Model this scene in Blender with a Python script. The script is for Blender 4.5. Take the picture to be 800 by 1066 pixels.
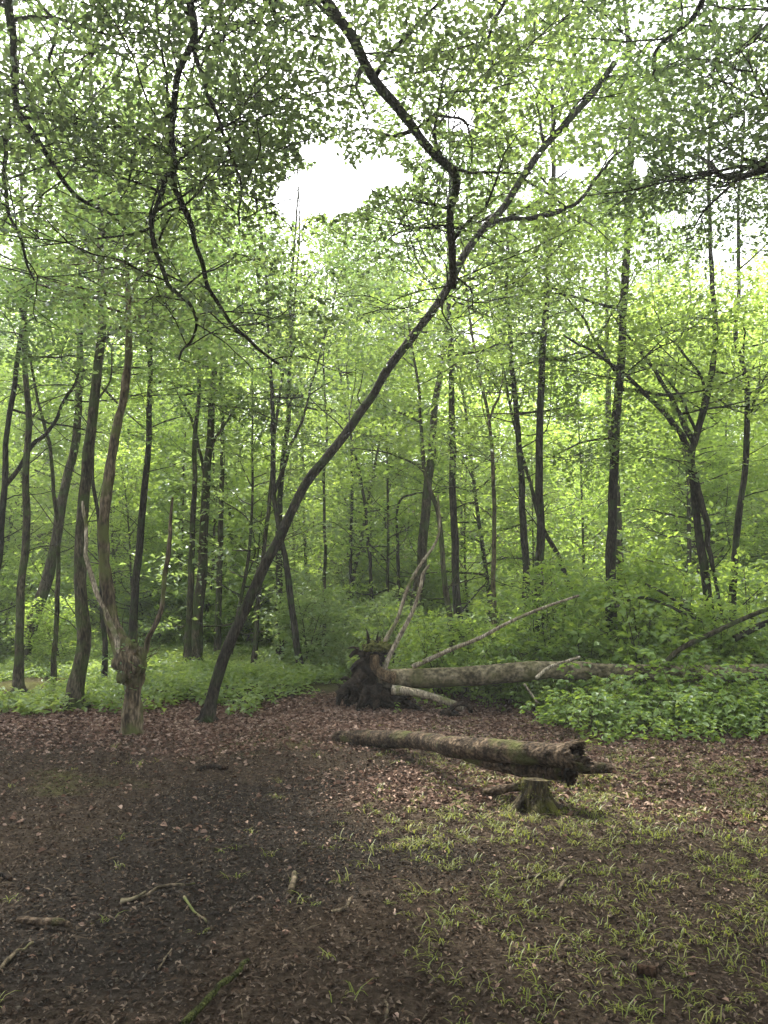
import bpy, math, random
import numpy as np
from mathutils import Vector

# ------------------------------------------------------------------ scene, camera, sky, sun
for o in list(bpy.data.objects):
    bpy.data.objects.remove(o)
S = bpy.context.scene
C = S.collection
R = math.radians
F = 805.0                      # focal length in photo pixels (photo is 800 x 1066)
PITCH = R(6.2)
CAMZ = 1.6

cam_d = bpy.data.cameras.new('camera')
cam_d.sensor_fit = 'VERTICAL'
cam_d.sensor_height = 24.0
cam_d.lens = F / 1066.0 * 24.0
cam_d.clip_start = 0.05
cam_d.clip_end = 1500
cam = bpy.data.objects.new('camera', cam_d)
cam.location = (0, 0, CAMZ)
cam.rotation_euler = (R(90) + PITCH, 0, 0)
C.objects.link(cam)
S.camera = cam

SUN_EL, SUN_AZ = R(58), R(-22)          # in front of the camera, a little to the left
W = bpy.data.worlds.new('World')
S.world = W
W.use_nodes = True
nt = W.node_tree
bg = nt.nodes['Background']
sky = nt.nodes.new('ShaderNodeTexSky')
sky.sky_type = 'NISHITA'
sky.sun_disc = False
sky.sun_elevation = SUN_EL
sky.sun_rotation = SUN_AZ
sky.dust_density = 4.0
sky.air_density = 1.0
hs = nt.nodes.new('ShaderNodeHueSaturation')   # thin white overcast
hs.inputs['Saturation'].default_value = 0.25
hs.inputs['Value'].default_value = 1.0
nt.links.new(sky.outputs[0], hs.inputs['Color'])
nt.links.new(hs.outputs[0], bg.inputs[0])
bg.inputs[1].default_value = 0.125
sl = bpy.data.lights.new('sun', 'SUN')
sl.energy = 2.6
sl.angle = R(2.5)
sl.color = (1.0, 0.95, 0.86)
so = bpy.data.objects.new('sun', sl)
sd = Vector((math.sin(SUN_AZ) * math.cos(SUN_EL), math.cos(SUN_AZ) * math.cos(SUN_EL), math.sin(SUN_EL)))
so.rotation_euler = sd.to_track_quat('Z', 'Y').to_euler()
so.location = (-8, 20, 40)
C.objects.link(so)

S.view_settings.view_transform = 'Standard'
S.view_settings.look = 'None'
S.view_settings.gamma = 1.0
S.view_settings.use_curve_mapping = False
S.view_settings.exposure = 2.56
S.render.engine = 'CYCLES'
cy = S.cycles
cy.max_bounces = 7
cy.diffuse_bounces = 5
cy.glossy_bounces = 2
cy.transmission_bounces = 5
cy.transparent_max_bounces = 4
cy.volume_bounces = 0
cy.caustics_reflective = False
cy.caustics_refractive = False
cy.sample_clamp_indirect = 6.0
cy.use_denoising = True

rng = np.random.default_rng(7)
random.seed(7)

# ------------------------------------------------------------------ noise and terrain
def _h(ix, iy, iz, seed):
    n = (ix.astype(np.int64) * 374761393 + iy.astype(np.int64) * 668265263 +
         iz.astype(np.int64) * 2147483647 + seed * 144665) & 0xffffffff
    n = ((n ^ (n >> 13)) * 1274126177) & 0xffffffff
    n = ((n ^ (n >> 15)) * 2246822519) & 0xffffffff
    return ((n ^ (n >> 16)) & 0xffffff) / float(0xffffff)

def vnoise(x, y, z=None, seed=0):
    x = np.asarray(x, float); y = np.asarray(y, float)
    z = np.zeros_like(x) if z is None else np.asarray(z, float)
    x, y, z = np.broadcast_arrays(x, y, z)
    ix, iy, iz = np.floor(x), np.floor(y), np.floor(z)
    fx, fy, fz = x - ix, y - iy, z - iz
    fx = fx * fx * (3 - 2 * fx); fy = fy * fy * (3 - 2 * fy); fz = fz * fz * (3 - 2 * fz)
    r = 0
    for a in (0, 1):
        for b in (0, 1):
            for c in (0, 1):
                w = (fx if a else 1 - fx) * (fy if b else 1 - fy) * (fz if c else 1 - fz)
                r = r + w * _h(ix + a, iy + b, iz + c, seed)
    return r * 2 - 1

def fbm(x, y, z=None, seed=0, oct=4):
    r, a, f = 0, 1.0, 1.0
    for i in range(oct):
        r = r + a * vnoise(np.asarray(x) * f, np.asarray(y) * f, None if z is None else np.asarray(z) * f, seed + i * 17)
        a *= 0.5; f *= 2.03
    return r

def sstep(a, b, x):
    t = np.clip((np.asarray(x, float) - a) / (b - a), 0, 1)
    return t * t * (3 - 2 * t)

def gz(x, y):
    x = np.asarray(x, float); y = np.asarray(y, float)
    d = np.hypot(x, y)
    z = 0.05 * fbm(x * 0.45, y * 0.45, seed=3, oct=3) * sstep(1, 4, d)
    z = z + 0.012 * fbm(x * 3.1, y * 3.1, seed=9, oct=3) * (1 - sstep(18, 25, d))
    z = z + 0.55 * sstep(0.5, 5, x) * sstep(11.2, 15, y)                     # bank behind the fallen tree
    z = z + 0.10 * sstep(11, 13, y)
    z = z - 0.30 * sstep(-6.2, -8.5, x) * sstep(9, 12, y) * (1 - sstep(14.5, 18, y))   # sunken path, far left
    z = z + 17.0 * sstep(24, 95, d) + 0.6 * fbm(x * 0.06, y * 0.06, seed=21, oct=2) * sstep(16, 30, d)
    return z

cp, sp = math.cos(PITCH), math.sin(PITCH)
def at(px, py, Y):
    """photo pixel + distance along world Y -> world point"""
    u = (px - 400.0) / F; v = -(py - 533.0) / F
    dx, dy, dz = u, cp - v * sp, sp + v * cp
    k = Y / dy
    return np.array((dx * k, Y, CAMZ + dz * k))

def on_ground(px, py):
    u = (px - 400.0) / F; v = -(py - 533.0) / F
    dx, dy, dz = u, cp - v * sp, sp + v * cp
    z = 0.0
    for _ in range(12):
        k = (z - CAMZ) / dz
        z = float(gz(dx * k, dy * k))
    return np.array((dx * k, dy * k, z))

def proj(P):
    x = P[:, 0]; y = P[:, 1]; z = P[:, 2] - CAMZ
    d = y * cp + z * sp
    v = -y * sp + z * cp
    d = np.where(d > 0.05, d, 0.05)
    return 400 + F * x / d, 533 - F * v / d

# ------------------------------------------------------------------ mesh building
class MB:
    def __init__(s):
        s.v = []; s.f = {3: [], 4: []}; s.m = {3: [], 4: []}; s.n = 0; s.sm = {3: [], 4: []}
    def add(s, V, Fc, mat=0, smooth=True):
        V = np.asarray(V, float); Fc = np.asarray(Fc, np.int64)
        if len(V) == 0 or len(Fc) == 0: return
        s.v.append(V); k = Fc.shape[1]
        s.f[k].append(Fc + s.n); s.m[k].append(np.full(len(Fc), mat, np.int32))
        s.sm[k].append(np.full(len(Fc), smooth, bool)); s.n += len(V)
    def mesh(s, name, mats):
        me = bpy.data.meshes.new(name)
        V = np.concatenate(s.v) if s.v else np.zeros((0, 3))
        me.vertices.add(len(V)); me.vertices.foreach_set('co', V.astype(np.float32).ravel())
        loops, tot, mi, sm = [], [], [], []
        for k in (3, 4):
            if s.f[k]:
                f = np.concatenate(s.f[k]); loops.append(f.ravel()); tot.append(np.full(len(f), k))
                mi.append(np.concatenate(s.m[k])); sm.append(np.concatenate(s.sm[k]))
        if loops:
            L = np.concatenate(loops); T = np.concatenate(tot)
            me.loops.add(len(L)); me.loops.foreach_set('vertex_index', L.astype(np.int32))
            me.polygons.add(len(T))
            st = np.concatenate(([0], np.cumsum(T)[:-1]))
            me.polygons.foreach_set('loop_start', st.astype(np.int32))
            me.polygons.foreach_set('loop_total', T.astype(np.int32))
            me.polygons.foreach_set('material_index', np.concatenate(mi))
            me.polygons.foreach_set('use_smooth', np.concatenate(sm))
        me.update(calc_edges=True)
        for m in mats: me.materials.append(m)
        return me
    def obj(s, name, mats, parent=None, loc=None):
        if not isinstance(mats, (list, tuple)): mats = [mats]
        if loc is not None:
            for a in s.v: a -= np.asarray(loc, float)
        o = bpy.data.objects.new(name, s.mesh(name, mats))
        C.objects.link(o)
        if parent is not None: o.parent = parent
        elif loc is not None: o.location = tuple(loc)
        return o

def tag(o, label=None, cat=None, group=None, kind=None):
    if label: o['label'] = label
    if cat: o['category'] = cat
    if group: o['group'] = group
    if kind: o['kind'] = kind
    return o

def empty(name, loc, label, cat, group=None):
    o = bpy.data.objects.new(name, None); C.objects.link(o)
    o.empty_display_size = 0.2
    o.location = tuple(float(a) for a in loc)
    return tag(o, label, cat, group)

def smooth_path(P, R_, n=6):
    P = np.asarray(P, float); R_ = np.asarray(R_, float)
    if len(P) < 3:
        t = np.linspace(0, 1, n + 1)[:, None]
        return P[0] * (1 - t) + P[-1] * t, R_[0] * (1 - t[:, 0]) + R_[-1] * t[:, 0]
    Q = np.vstack((2 * P[0] - P[1], P, 2 * P[-1] - P[-2]))
    out, ro = [], []
    for i in range(len(P) - 1):
        a, b, c, d = Q[i:i + 4]
        for t in np.linspace(0, 1, n, endpoint=False):
            out.append(0.5 * (2 * b + (c - a) * t + (2 * a - 5 * b + 4 * c - d) * t * t + (3 * b - a - 3 * c + d) * t ** 3))
            ro.append(R_[i] * (1 - t) + R_[i + 1] * t)
    out.append(P[-1]); ro.append(R_[-1])
    return np.array(out), np.array(ro)

def kink(P, amp, g, f=2.2):
    s_ = np.concatenate(([0], np.cumsum(np.linalg.norm(np.diff(P, axis=0), axis=1))))
    o = g.random() * 50
    K = np.stack([vnoise(s_ * f + o + k * 31, s_ * 0, seed=k) + .5 * vnoise(s_ * f * 2.7 + o + k * 17, s_ * 0, seed=k + 5) for k in range(3)], -1)
    w = np.minimum(1, s_ / .3)[:, None]
    return P + K * amp * w

def tube(mb, P, rad, sides=8, mat=0, rough=0.0, nf=6.0, seed=0, cap=True, squash=None, oct_=4):
    P = np.asarray(P, float); rad = np.asarray(rad, float) * np.ones(len(P))
    n = len(P)
    T = np.gradient(P, axis=0); T /= np.linalg.norm(T, axis=1)[:, None] + 1e-9
    ref = np.array((1.0, 0, 0)) if abs(T[0][0]) < 0.8 else np.array((0, 1.0, 0))
    N = np.zeros_like(P)
    for i in range(n):
        ref = ref - T[i] * ref.dot(T[i]); ref /= np.linalg.norm(ref) + 1e-9
        N[i] = ref
    B = np.cross(T, N)
    a = np.linspace(0, 2 * np.pi, sides, endpoint=False)
    ca, sa = np.cos(a), np.sin(a)
    D = N[:, None, :] * ca[None, :, None] + B[:, None, :] * sa[None, :, None]
    rr = np.repeat(rad[:, None], sides, 1)
    if rough > 0:
        V0 = P[:, None, :] + D * rr[..., None]
        q = V0 * nf
        nz = fbm(q[..., 0], q[..., 1], q[..., 2] * 0.6, seed=seed, oct=oct_)
        rr = rr * (1 + rough * nz)
    off = D * rr[..., None]
    if squash is not None: off = off * np.asarray(squash)
    V = (P[:, None, :] + off).reshape(-1, 3)
    i = np.arange(n - 1)[:, None] * sides; j = np.arange(sides)[None, :]; j2 = (j + 1) % sides
    Fq = np.stack((i + j, i + j2, i + sides + j2, i + sides + j), -1).reshape(-1, 4)
    mb.add(V, Fq, mat)
    if cap:
        for e, flip in ((0, True), (n - 1, False)):
            ring = V[e * sides:(e + 1) * sides]
            c = P[e] + T[e] * (rad[e] * 0.15 * (-1 if flip else 1))
            VV = np.vstack((ring, c))
            jj = np.arange(sides); k2 = (jj + 1) % sides
            Ft = np.stack((jj, k2, np.full(sides, sides)), -1) if not flip else np.stack((k2, jj, np.full(sides, sides)), -1)
            mb.add(VV, Ft, mat)

def blob(mb, c, r, amp=0.35, nf=2.0, seed=0, mat=0, nu=28, nv=18):
    u = np.linspace(0, 2 * np.pi, nu, endpoint=False); v = np.linspace(0.02, np.pi - 0.02, nv)
    U, Vv = np.meshgrid(u, v)
    D = np.stack((np.cos(U) * np.sin(Vv), np.sin(U) * np.sin(Vv), np.cos(Vv)), -1)
    k = 1 + amp * fbm(D[..., 0] * nf + 9, D[..., 1] * nf, D[..., 2] * nf, seed=seed, oct=4)
    P = (np.asarray(c) + D * np.asarray(r) * k[..., None]).reshape(-1, 3)
    i = np.arange(nv - 1)[:, None] * nu; j = np.arange(nu)[None, :]; j2 = (j + 1) % nu
    Fq = np.stack((i + j, i + nu + j, i + nu + j2, i + j2), -1).reshape(-1, 4)
    mb.add(P, Fq, mat)

def unit(v):
    return v / (np.linalg.norm(v, axis=-1, keepdims=True) + 1e-9)

def leaves(mb, P, D, Nn, size, near=False, mat=0, ratio=0.62, fold=0.18, curl=0.0):
    """one small blade per row: base P, direction D, face normal Nn"""
    n = len(P)
    if n == 0: return
    D = unit(D); Sd = unit(np.cross(D, Nn)); Nn = np.cross(Sd, D)
    L = size[:, None]; Wd = L * ratio
    if near:
        t = [(0, 0), (-.42, .28), (-.46, .62), (0, 1), (.46, .62), (.42, .28)]
        V = np.stack([P + D * L * b + Sd * Wd * a + Nn * (Wd * fold * abs(a) * 2.4 - L * curl * b * b) for a, b in t], 1)
        b0 = np.arange(n)[:, None] * 6
        mb.add(V.reshape(-1, 3), np.concatenate((b0 + np.array((0, 1, 2, 3)), b0 + np.array((0, 3, 4, 5)))), mat, smooth=False)
    else:
        t = [(0, 0), (-.5, .48), (0, 1), (.5, .48)]
        V = np.stack([P + D * L * b + Sd * Wd * a + Nn * (Wd * fold * abs(a) * 2.4 - L * curl * b * b) for a, b in t], 1)
        b0 = np.arange(n)[:, None] * 4
        mb.add(V.reshape(-1, 3), np.concatenate((b0 + np.array((0, 1, 2)), b0 + np.array((0, 2, 3)))), mat, smooth=False)

# openings in the canopy, where the sky stands clear (photo pixels: x, y, rx, ry)
HOLES = [(345, 196, 46, 28), (312, 206, 28, 24), (398, 180, 32, 18), (330, 158, 24, 12),
         (590, 178, 26, 8), (545, 205, 12, 9), (480, 125, 16, 14), (700, 228, 22, 9), (745, 262, 14, 6),
         (385, 342, 12, 12), (498, 345, 14, 16), (612, 418, 10, 14), (668, 175, 9, 14), (5, 265, 10, 12), (780, 240, 12, 7)]
def open_sky(P, k=1.0):
    """True where a point is clear of the openings"""
    px, py = proj(P)
    ok = np.ones(len(P), bool)
    for hx, hy, rx, ry in HOLES:
        wob = 1 + 0.35 * vnoise(px * 0.09, py * 0.09, seed=5)
        ok &= ((px - hx) / (rx * k)) ** 2 + ((py - hy) / (ry * k)) ** 2 > wob
    return ok | (P[:, 1] < 0.5)

LIMBS = [
    ([(216, 745), (260, 628), (312, 518), (385, 420), (440, 336), (466, 300), (490, 255), (522, 215), (568, 152), (610, 105), (640, 66)], 9.6, 8),
    ([(498, 243), (520, 230), (560, 226), (600, 210), (622, 185), (640, 158)], 9.8, 5),
    ([(200, 0), (204, 38), (186, 88), (183, 148), (187, 190), (203, 255), (230, 320), (255, 355), (292, 380)], 6.6, 7),
    ([(186, 165), (166, 200), (156, 240), (171, 290), (195, 320), (199, 345)], 5.9, 4),
    ([(12, 0), (19, 60), (20, 112), (48, 158), (68, 190), (100, 215)], 6.5, 6), ([(202, 48), (214, 95), (235, 150), (246, 190)], 5.6, 4),
    ([(340, 0), (370, 48), (410, 108), (438, 150), (474, 186), (466, 226), (470, 262), (471, 300)], 6.8, 8),
    ([(800, 176), (770, 184), (748, 180), (734, 166)], 6.6, 5)]
def clear_limbs(P, g, keep=.12):
    px, py = proj(P); ok = np.ones(len(P), bool)
    for poly, Yl, hw in LIMBS:
        near_ = P[:, 1] < Yl + .3
        d2 = np.full(len(P), 1e9)
        for (ax, ay), (bx, by) in zip(poly[:-1], poly[1:]):
            ex, ey = bx - ax, by - ay
            t = np.clip(((px - ax) * ex + (py - ay) * ey) / (ex * ex + ey * ey), 0, 1)
            d2 = np.minimum(d2, (px - ax - t * ex) ** 2 + (py - ay - t * ey) ** 2)
        ok &= ~(near_ & (d2 < hw * hw))
    return ok | (g.random(len(P)) < keep)

def spray_leaves(mb, C0, az, size, m, leaf, near, mat, droop=0.25, jitter=0.45, holes=True, g=rng, flat=0.08, jn=0.0):
    """flat sprays of leaves. C0 base points (n,3), az heading, size length of each spray, m leaves each"""
    n = len(C0)
    if n == 0: return
    u = g.random((n, m)) ** 0.7
    wprof = 0.16 + 0.5 * np.sin(np.clip(u, 0, 1) * np.pi) ** 0.8
    v = (g.random((n, m)) * 2 - 1) * wprof
    el = g.normal(0, 0.22, n)
    ca, sa = np.cos(az), np.sin(az)
    H = np.stack((ca, sa, np.zeros(n)), -1); Sx = np.stack((-sa, ca, np.zeros(n)), -1)
    roll = g.normal(0, 0.3, n)
    up = np.array((0, 0, 1.0))
    SR = Sx * np.cos(roll)[:, None] + up * np.sin(roll)[:, None]
    HR = H * np.cos(el)[:, None] + up * np.sin(el)[:, None]
    sz = size[:, None, None]
    P = C0[:, None, :] + HR[:, None, :] * sz * u[..., None] + SR[:, None, :] * sz * v[..., None]
    P[..., 2] -= droop * size[:, None] * u ** 2
    P += g.normal(0, 1, P.shape) * (flat * sz * np.array((.6, .6, 1)))
    D = HR[:, None, :] * 0.8 + SR[:, None, :] * (v * 3)[..., None] + g.normal(0, jitter, P.shape)
    Nn = np.cross(HR, SR)[:, None, :] * np.sign(1) + g.normal(0, jitter, P.shape)
    Nn[..., 2] = np.abs(Nn[..., 2]) + 0.25
    P = P.reshape(-1, 3); D = D.reshape(-1, 3); Nn = Nn.reshape(-1, 3)
    s = leaf * (0.65 + 0.7 * g.random(len(P)))
    if holes:
        ok = open_sky(P) & clear_limbs(P, g)
        P, D, Nn, s = P[ok], D[ok], Nn[ok], s[ok]
    leaves(mb, P, D, Nn, s, near, mat)

def limb_path(p0, d0, L, seg=6, wig=0.16, lift=0.05, g=rng):
    p = np.array(p0, float); d = np.array(d0, float); d /= np.linalg.norm(d)
    out = [p.copy()]
    for i in range(seg):
        d = d + g.normal(0, wig, 3) + np.array((0, 0, lift)); d /= np.linalg.norm(d)
        p = p + d * L / seg
        out.append(p.copy())
    return np.array(out)

def crown(mb, P, rad, z0, n, L, leaf, per=14, m=26, near=False, lm=1, bm=0, el=(0.1, 0.9), spray=0.7, lift=0.02,
          holes=True, g=rng, az_c=None, az_s=None, ztop=None, taper=0.55, sides=5, twigs=True, wig=0.16):
    """limbs, twigs and leaf sprays growing from the stem P (all in one crown mesh)"""
    hs_ = P[:, 2]
    cand = np.where(hs_ >= z0)[0]
    if len(cand) == 0: cand = np.array([len(P) - 1])
    zt = P[-1, 2] if ztop is None else ztop
    CS, AZ, SZ = [], [], []
    for k in range(n):
        i = int(cand[min(len(cand) - 1, int((k + g.random()) / n * len(cand)))])
        a = k * 2.399 + g.normal(0, 0.4) if az_c is None else az_c + g.normal(0, az_s)
        hfrac = float(np.clip((P[i, 2] - z0) / max(0.1, zt - z0), 0, 1))
        e = el[0] + (el[1] - el[0]) * hfrac + g.normal(0, 0.15)
        l = L * (1 - taper * hfrac) * (0.65 + 0.5 * g.random())
        r0 = min(rad[i] * 0.55, 0.012 + 0.014 * l)
        d = (math.cos(a) * math.cos(e), math.sin(a) * math.cos(e), math.sin(e))
        lp = limb_path(P[i], d, l, 7, wig, lift, g)
        if holes and len(lp) > 3:
            bad = ~open_sky(lp, 0.85)
            if bad[2:].any():
                q = 2 + int(np.argmax(bad[2:]))
                lp = lp[:max(3, q)]
        tube(mb, lp, np.linspace(r0, 0.004, len(lp)), sides, bm, cap=False)
        for q in range(per):
            t = 0.22 + 0.78 * (q + g.random()) / per
            x = t * (len(lp) - 1); ii = min(int(x), len(lp) - 2); f = x - ii
            p = lp[ii] * (1 - f) + lp[ii + 1] * f
            dirv = lp[ii + 1] - lp[ii]
            aa = math.atan2(dirv[1], dirv[0]) + (1 if q % 2 else -1) * (0.5 + 0.5 * g.random())
            tl = l * (0.10 + 0.22 * g.random()) * (1.2 - 0.5 * t)
            ee = g.normal(0.08, 0.28)
            tp = p + tl * np.array((math.cos(aa) * math.cos(ee), math.sin(aa) * math.cos(ee), math.sin(ee)))
            if twigs:
                mid = (p + tp) / 2 + g.normal(0, 0.04 * abs(tl), 3)
                tube(mb, np.array((p, mid, tp)), (min(r0 * 0.35, 0.01), 0.005, 0.003), 3, bm, cap=False)
            CS.append(p * 0.4 + tp * 0.6); AZ.append(aa + g.normal(0, 0.4)); SZ.append(spray * (0.6 + 0.8 * g.random()))
    if CS:
        spray_leaves(mb, np.array(CS), np.array(AZ), np.array(SZ), m, leaf, near, lm, holes=holes, g=g)

# ------------------------------------------------------------------ materials
def newmat(name):
    m = bpy.data.materials.new(name); m.use_nodes = True
    n = m.node_tree.nodes; n.clear()
    out = n.new('ShaderNodeOutputMaterial')
    return m, n, m.node_tree.links, out

def ramp(n, stops, interp='LINEAR'):
    r = n.new('ShaderNodeValToRGB'); cr = r.color_ramp; cr.interpolation = interp
    while len(cr.elements) > 1: cr.elements.remove(cr.elements[-1])
    cr.elements[0].position = stops[0][0]; cr.elements[0].color = (*stops[0][1], 1)
    for p, c in stops[1:]:
        e = cr.elements.new(p); e.color = (*c, 1)
    return r

def leaf_mat(name, cols, trans, tmix=0.5, rough=0.45, gloss=0.05, clump=0.5):
    m, n, l, out = newmat(name)
    geo = n.new('ShaderNodeNewGeometry'); oi = n.new('ShaderNodeObjectInfo')
    tc = n.new('ShaderNodeTexCoord')
    nz = n.new('ShaderNodeTexNoise'); nz.inputs['Scale'].default_value = clump; nz.inputs['Detail'].default_value = 2
    l.new(tc.outputs['Object'], nz.inputs['Vector'])
    a = n.new('ShaderNodeMath'); a.operation = 'MULTIPLY_ADD'
    l.new(geo.outputs['Random Per Island'], a.inputs[0]); a.inputs[1].default_value = 0.45
    b = n.new('ShaderNodeMath'); b.operation = 'MULTIPLY_ADD'
    l.new(nz.outputs[0], b.inputs[0]); b.inputs[1].default_value = 0.9; b.inputs[2].default_value = -0.32
    l.new(b.outputs[0], a.inputs[2])
    c = n.new('ShaderNodeMath'); c.operation = 'MULTIPLY_ADD'
    l.new(oi.outputs['Random'], c.inputs[0]); c.inputs[1].default_value = 0.3; l.new(a.outputs[0], c.inputs[2])
    k = len(cols) - 1
    r1 = ramp(n, [(i / k * 0.9 + 0.05, x) for i, x in enumerate(cols)])
    r2 = ramp(n, [(i / k * 0.9 + 0.05, x) for i, x in enumerate(trans)])
    l.new(c.outputs[0], r1.inputs[0]); l.new(c.outputs[0], r2.inputs[0])
    df = n.new('ShaderNodeBsdfDiffuse'); tr = n.new('ShaderNodeBsdfTranslucent'); gl = n.new('ShaderNodeBsdfGlossy')
    gl.inputs['Roughness'].default_value = rough; gl.inputs['Color'].default_value = (0.9, 0.95, 1, 1)
    l.new(r1.outputs[0], df.inputs[0]); l.new(r2.outputs[0], tr.inputs[0])
    mx = n.new('ShaderNodeMixShader'); mx.inputs[0].default_value = tmix
    l.new(df.outputs[0], mx.inputs[1]); l.new(tr.outputs[0], mx.inputs[2])
    m2 = n.new('ShaderNodeMixShader'); m2.inputs[0].default_value = gloss
    l.new(mx.outputs[0], m2.inputs[1]); l.new(gl.outputs[0], m2.inputs[2])
    l.new(m2.outputs[0], out.inputs[0])
    return m

def bark_mat(name, cols, scale=9.0, bump=0.5, stretch=0.25, moss=None, moss_amt=0.45, rough=0.9):
    m, n, l, out = newmat(name)
    tc = n.new('ShaderNodeTexCoord'); mp = n.new('ShaderNodeMapping')
    mp.inputs['Scale'].default_value = (1, 1, stretch)
    l.new(tc.outputs['Object'], mp.inputs[0])
    nz = n.new('ShaderNodeTexNoise'); nz.inputs['Scale'].default_value = scale; nz.inputs['Detail'].default_value = 6
    nz.inputs['Roughness'].default_value = 0.65
    l.new(mp.outputs[0], nz.inputs['Vector'])
    r = ramp(n, [(0.36 + 0.26 * i / (len(cols) - 1), c) for i, c in enumerate(cols)])
    l.new(nz.outputs[0], r.inputs[0])
    fn = n.new('ShaderNodeTexNoise'); fn.inputs['Scale'].default_value = scale * 4.5; fn.inputs['Detail'].default_value = 5
    l.new(mp.outputs[0], fn.inputs['Vector'])
    fr = ramp(n, [(.38, (.35, .35, .35)), (.5, (.8, .8, .8)), (.64, (1.35, 1.35, 1.35))]); l.new(fn.outputs[0], fr.inputs[0])
    mm = n.new('ShaderNodeMix'); mm.data_type = 'RGBA'; mm.blend_type = 'MULTIPLY'; mm.inputs[0].default_value = 1
    l.new(r.outputs[0], mm.inputs[6]); l.new(fr.outputs[0], mm.inputs[7])
    col = mm.outputs[2]
    if moss:
        n2 = n.new('ShaderNodeTexNoise'); n2.inputs['Scale'].default_value = scale * 0.35; n2.inputs['Detail'].default_value = 5
        l.new(tc.outputs['Object'], n2.inputs['Vector'])
        rr = ramp(n, [(0.62 - moss_amt * 0.4, (0, 0, 0)), (0.72 - moss_amt * 0.3, (1, 1, 1))])
        l.new(n2.outputs[0], rr.inputs[0])
        mx = n.new('ShaderNodeMix'); mx.data_type = 'RGBA'
        l.new(rr.outputs[0], mx.inputs[0]); l.new(col, mx.inputs[6]); mx.inputs[7].default_value = (*moss, 1)
        col = mx.outputs[2]
    p = n.new('ShaderNodeBsdfPrincipled')
    l.new(col, p.inputs['Base Color']); p.inputs['Roughness'].default_value = rough
    p.inputs['Specular IOR Level'].default_value = 0.1
    v = n.new('ShaderNodeTexNoise'); v.inputs['Scale'].default_value = scale * 3; v.inputs['Detail'].default_value = 4
    l.new(mp.outputs[0], v.inputs['Vector'])
    ad = n.new('ShaderNodeMath'); ad.operation = 'ADD'
    l.new(nz.outputs[0], ad.inputs[0]); l.new(v.outputs[0], ad.inputs[1])
    bp = n.new('ShaderNodeBump'); bp.inputs['Strength'].default_value = bump; bp.inputs['Distance'].default_value = 0.04
    l.new(ad.outputs[0], bp.inputs['Height']); l.new(bp.outputs[0], p.inputs['Normal'])
    l.new(p.outputs[0], out.inputs[0])
    return m

def bits_mat(name, cols, rough=0.8, spec=0.08):
    m, n, l, out = newmat(name)
    geo = n.new('ShaderNodeNewGeometry')
    k = len(cols) - 1
    r = ramp(n, [(i / k, c) for i, c in enumerate(cols)])
    l.new(geo.outputs['Random Per Island'], r.inputs[0])
    p = n.new('ShaderNodeBsdfPrincipled'); p.inputs['Roughness'].default_value = rough
    p.inputs['Specular IOR Level'].default_value = spec
    l.new(r.outputs[0], p.inputs['Base Color']); l.new(p.outputs[0], out.inputs[0])
    return m

M = {}
M['leaf_beech'] = leaf_mat('beech_leaf', [(.05, .09, .022), (.07, .12, .028), (.09, .145, .03)],
                           [(.13, .23, .055), (.19, .30, .065), (.27, .38, .08)], 0.52)
M['leaf_bright'] = leaf_mat('young_leaf', [(.065, .11, .022), (.09, .145, .028), (.115, .17, .03)],
                            [(.18, .28, .05), (.25, .36, .06), (.34, .45, .075)], 0.55)
M['leaf_over'] = leaf_mat('overhanging_leaf', [(.04, .062, .028), (.054, .08, .032), (.07, .105, .036)],
                          [(.10, .16, .05), (.145, .215, .06), (.21, .285, .07)], 0.46, gloss=0.07)
M['leaf_cool'] = leaf_mat('understorey_leaf', [(.10, .16, .05), (.13, .20, .055), (.17, .24, .06)],
                          [(.30, .43, .11), (.38, .51, .12), (.48, .59, .13)], 0.48, gloss=0.06)
M['leaf_deep'] = leaf_mat('sapling_leaf', [(.10, .165, .035), (.13, .205, .04), (.18, .25, .05)],
                          [(.32, .48, .08), (.42, .58, .09), (.54, .68, .11)], 0.52, gloss=0.04)
M['leaf_bramble'] = leaf_mat('bramble_leaf', [(.09, .16, .03), (.13, .215, .04), (.19, .27, .05)],
                             [(.28, .42, .05), (.38, .52, .065), (.50, .62, .085)], 0.46, gloss=0.04, clump=1.4)
M['leaf_fern'] = leaf_mat('ground_leaf', [(.07, .12, .03), (.11, .17, .04), (.17, .23, .05)],
                          [(.22, .33, .06), (.30, .42, .07), (.42, .52, .09)], 0.42, gloss=0.04, clump=1.2)
M['grass'] = leaf_mat('grass_blade', [(.07, .095, .014), (.12, .145, .02), (.19, .18, .06)],
                      [(.20, .26, .03), (.30, .35, .04), (.38, .36, .09)], 0.4, gloss=.02, clump=2.5)
M['bark_dark'] = bark_mat('dark_bark', scale=12, bump=.9, cols= [(.018, .016, .012), (.035, .031, .022), (.065, .058, .042)], moss=(.035, .05, .018), moss_amt=.25)
M['bark_green'] = bark_mat('algae_bark', [(.025, .022, .014), (.06, .052, .032), (.12, .105, .07)], scale=12, bump=.9, moss=(.055, .075, .025), moss_amt=.38)
M['bark_brown'] = bark_mat('brown_bark', [(.05, .038, .024), (.10, .08, .05), (.19, .15, .10)], moss=(.09, .10, .035), moss_amt=.35)
M['bark_pale'] = bark_mat('pale_dead_wood', [(.16, .13, .09), (.28, .24, .17), (.42, .37, .28)], scale=14, moss=(.12, .13, .05), moss_amt=.2)
M['bark_log'] = bark_mat('log_bark', [(.018, .013, .008), (.052, .037, .024), (.12, .088, .058)], scale=9, bump=1, stretch=1, moss=(.06, .065, .02), moss_amt=.2)
M['bark_beech'] = bark_mat('fallen_bark', [(.09, .078, .045), (.15, .128, .078), (.22, .19, .125)], scale=4, bump=.4, stretch=1, moss=(.085, .09, .03), moss_amt=.25)
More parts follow.
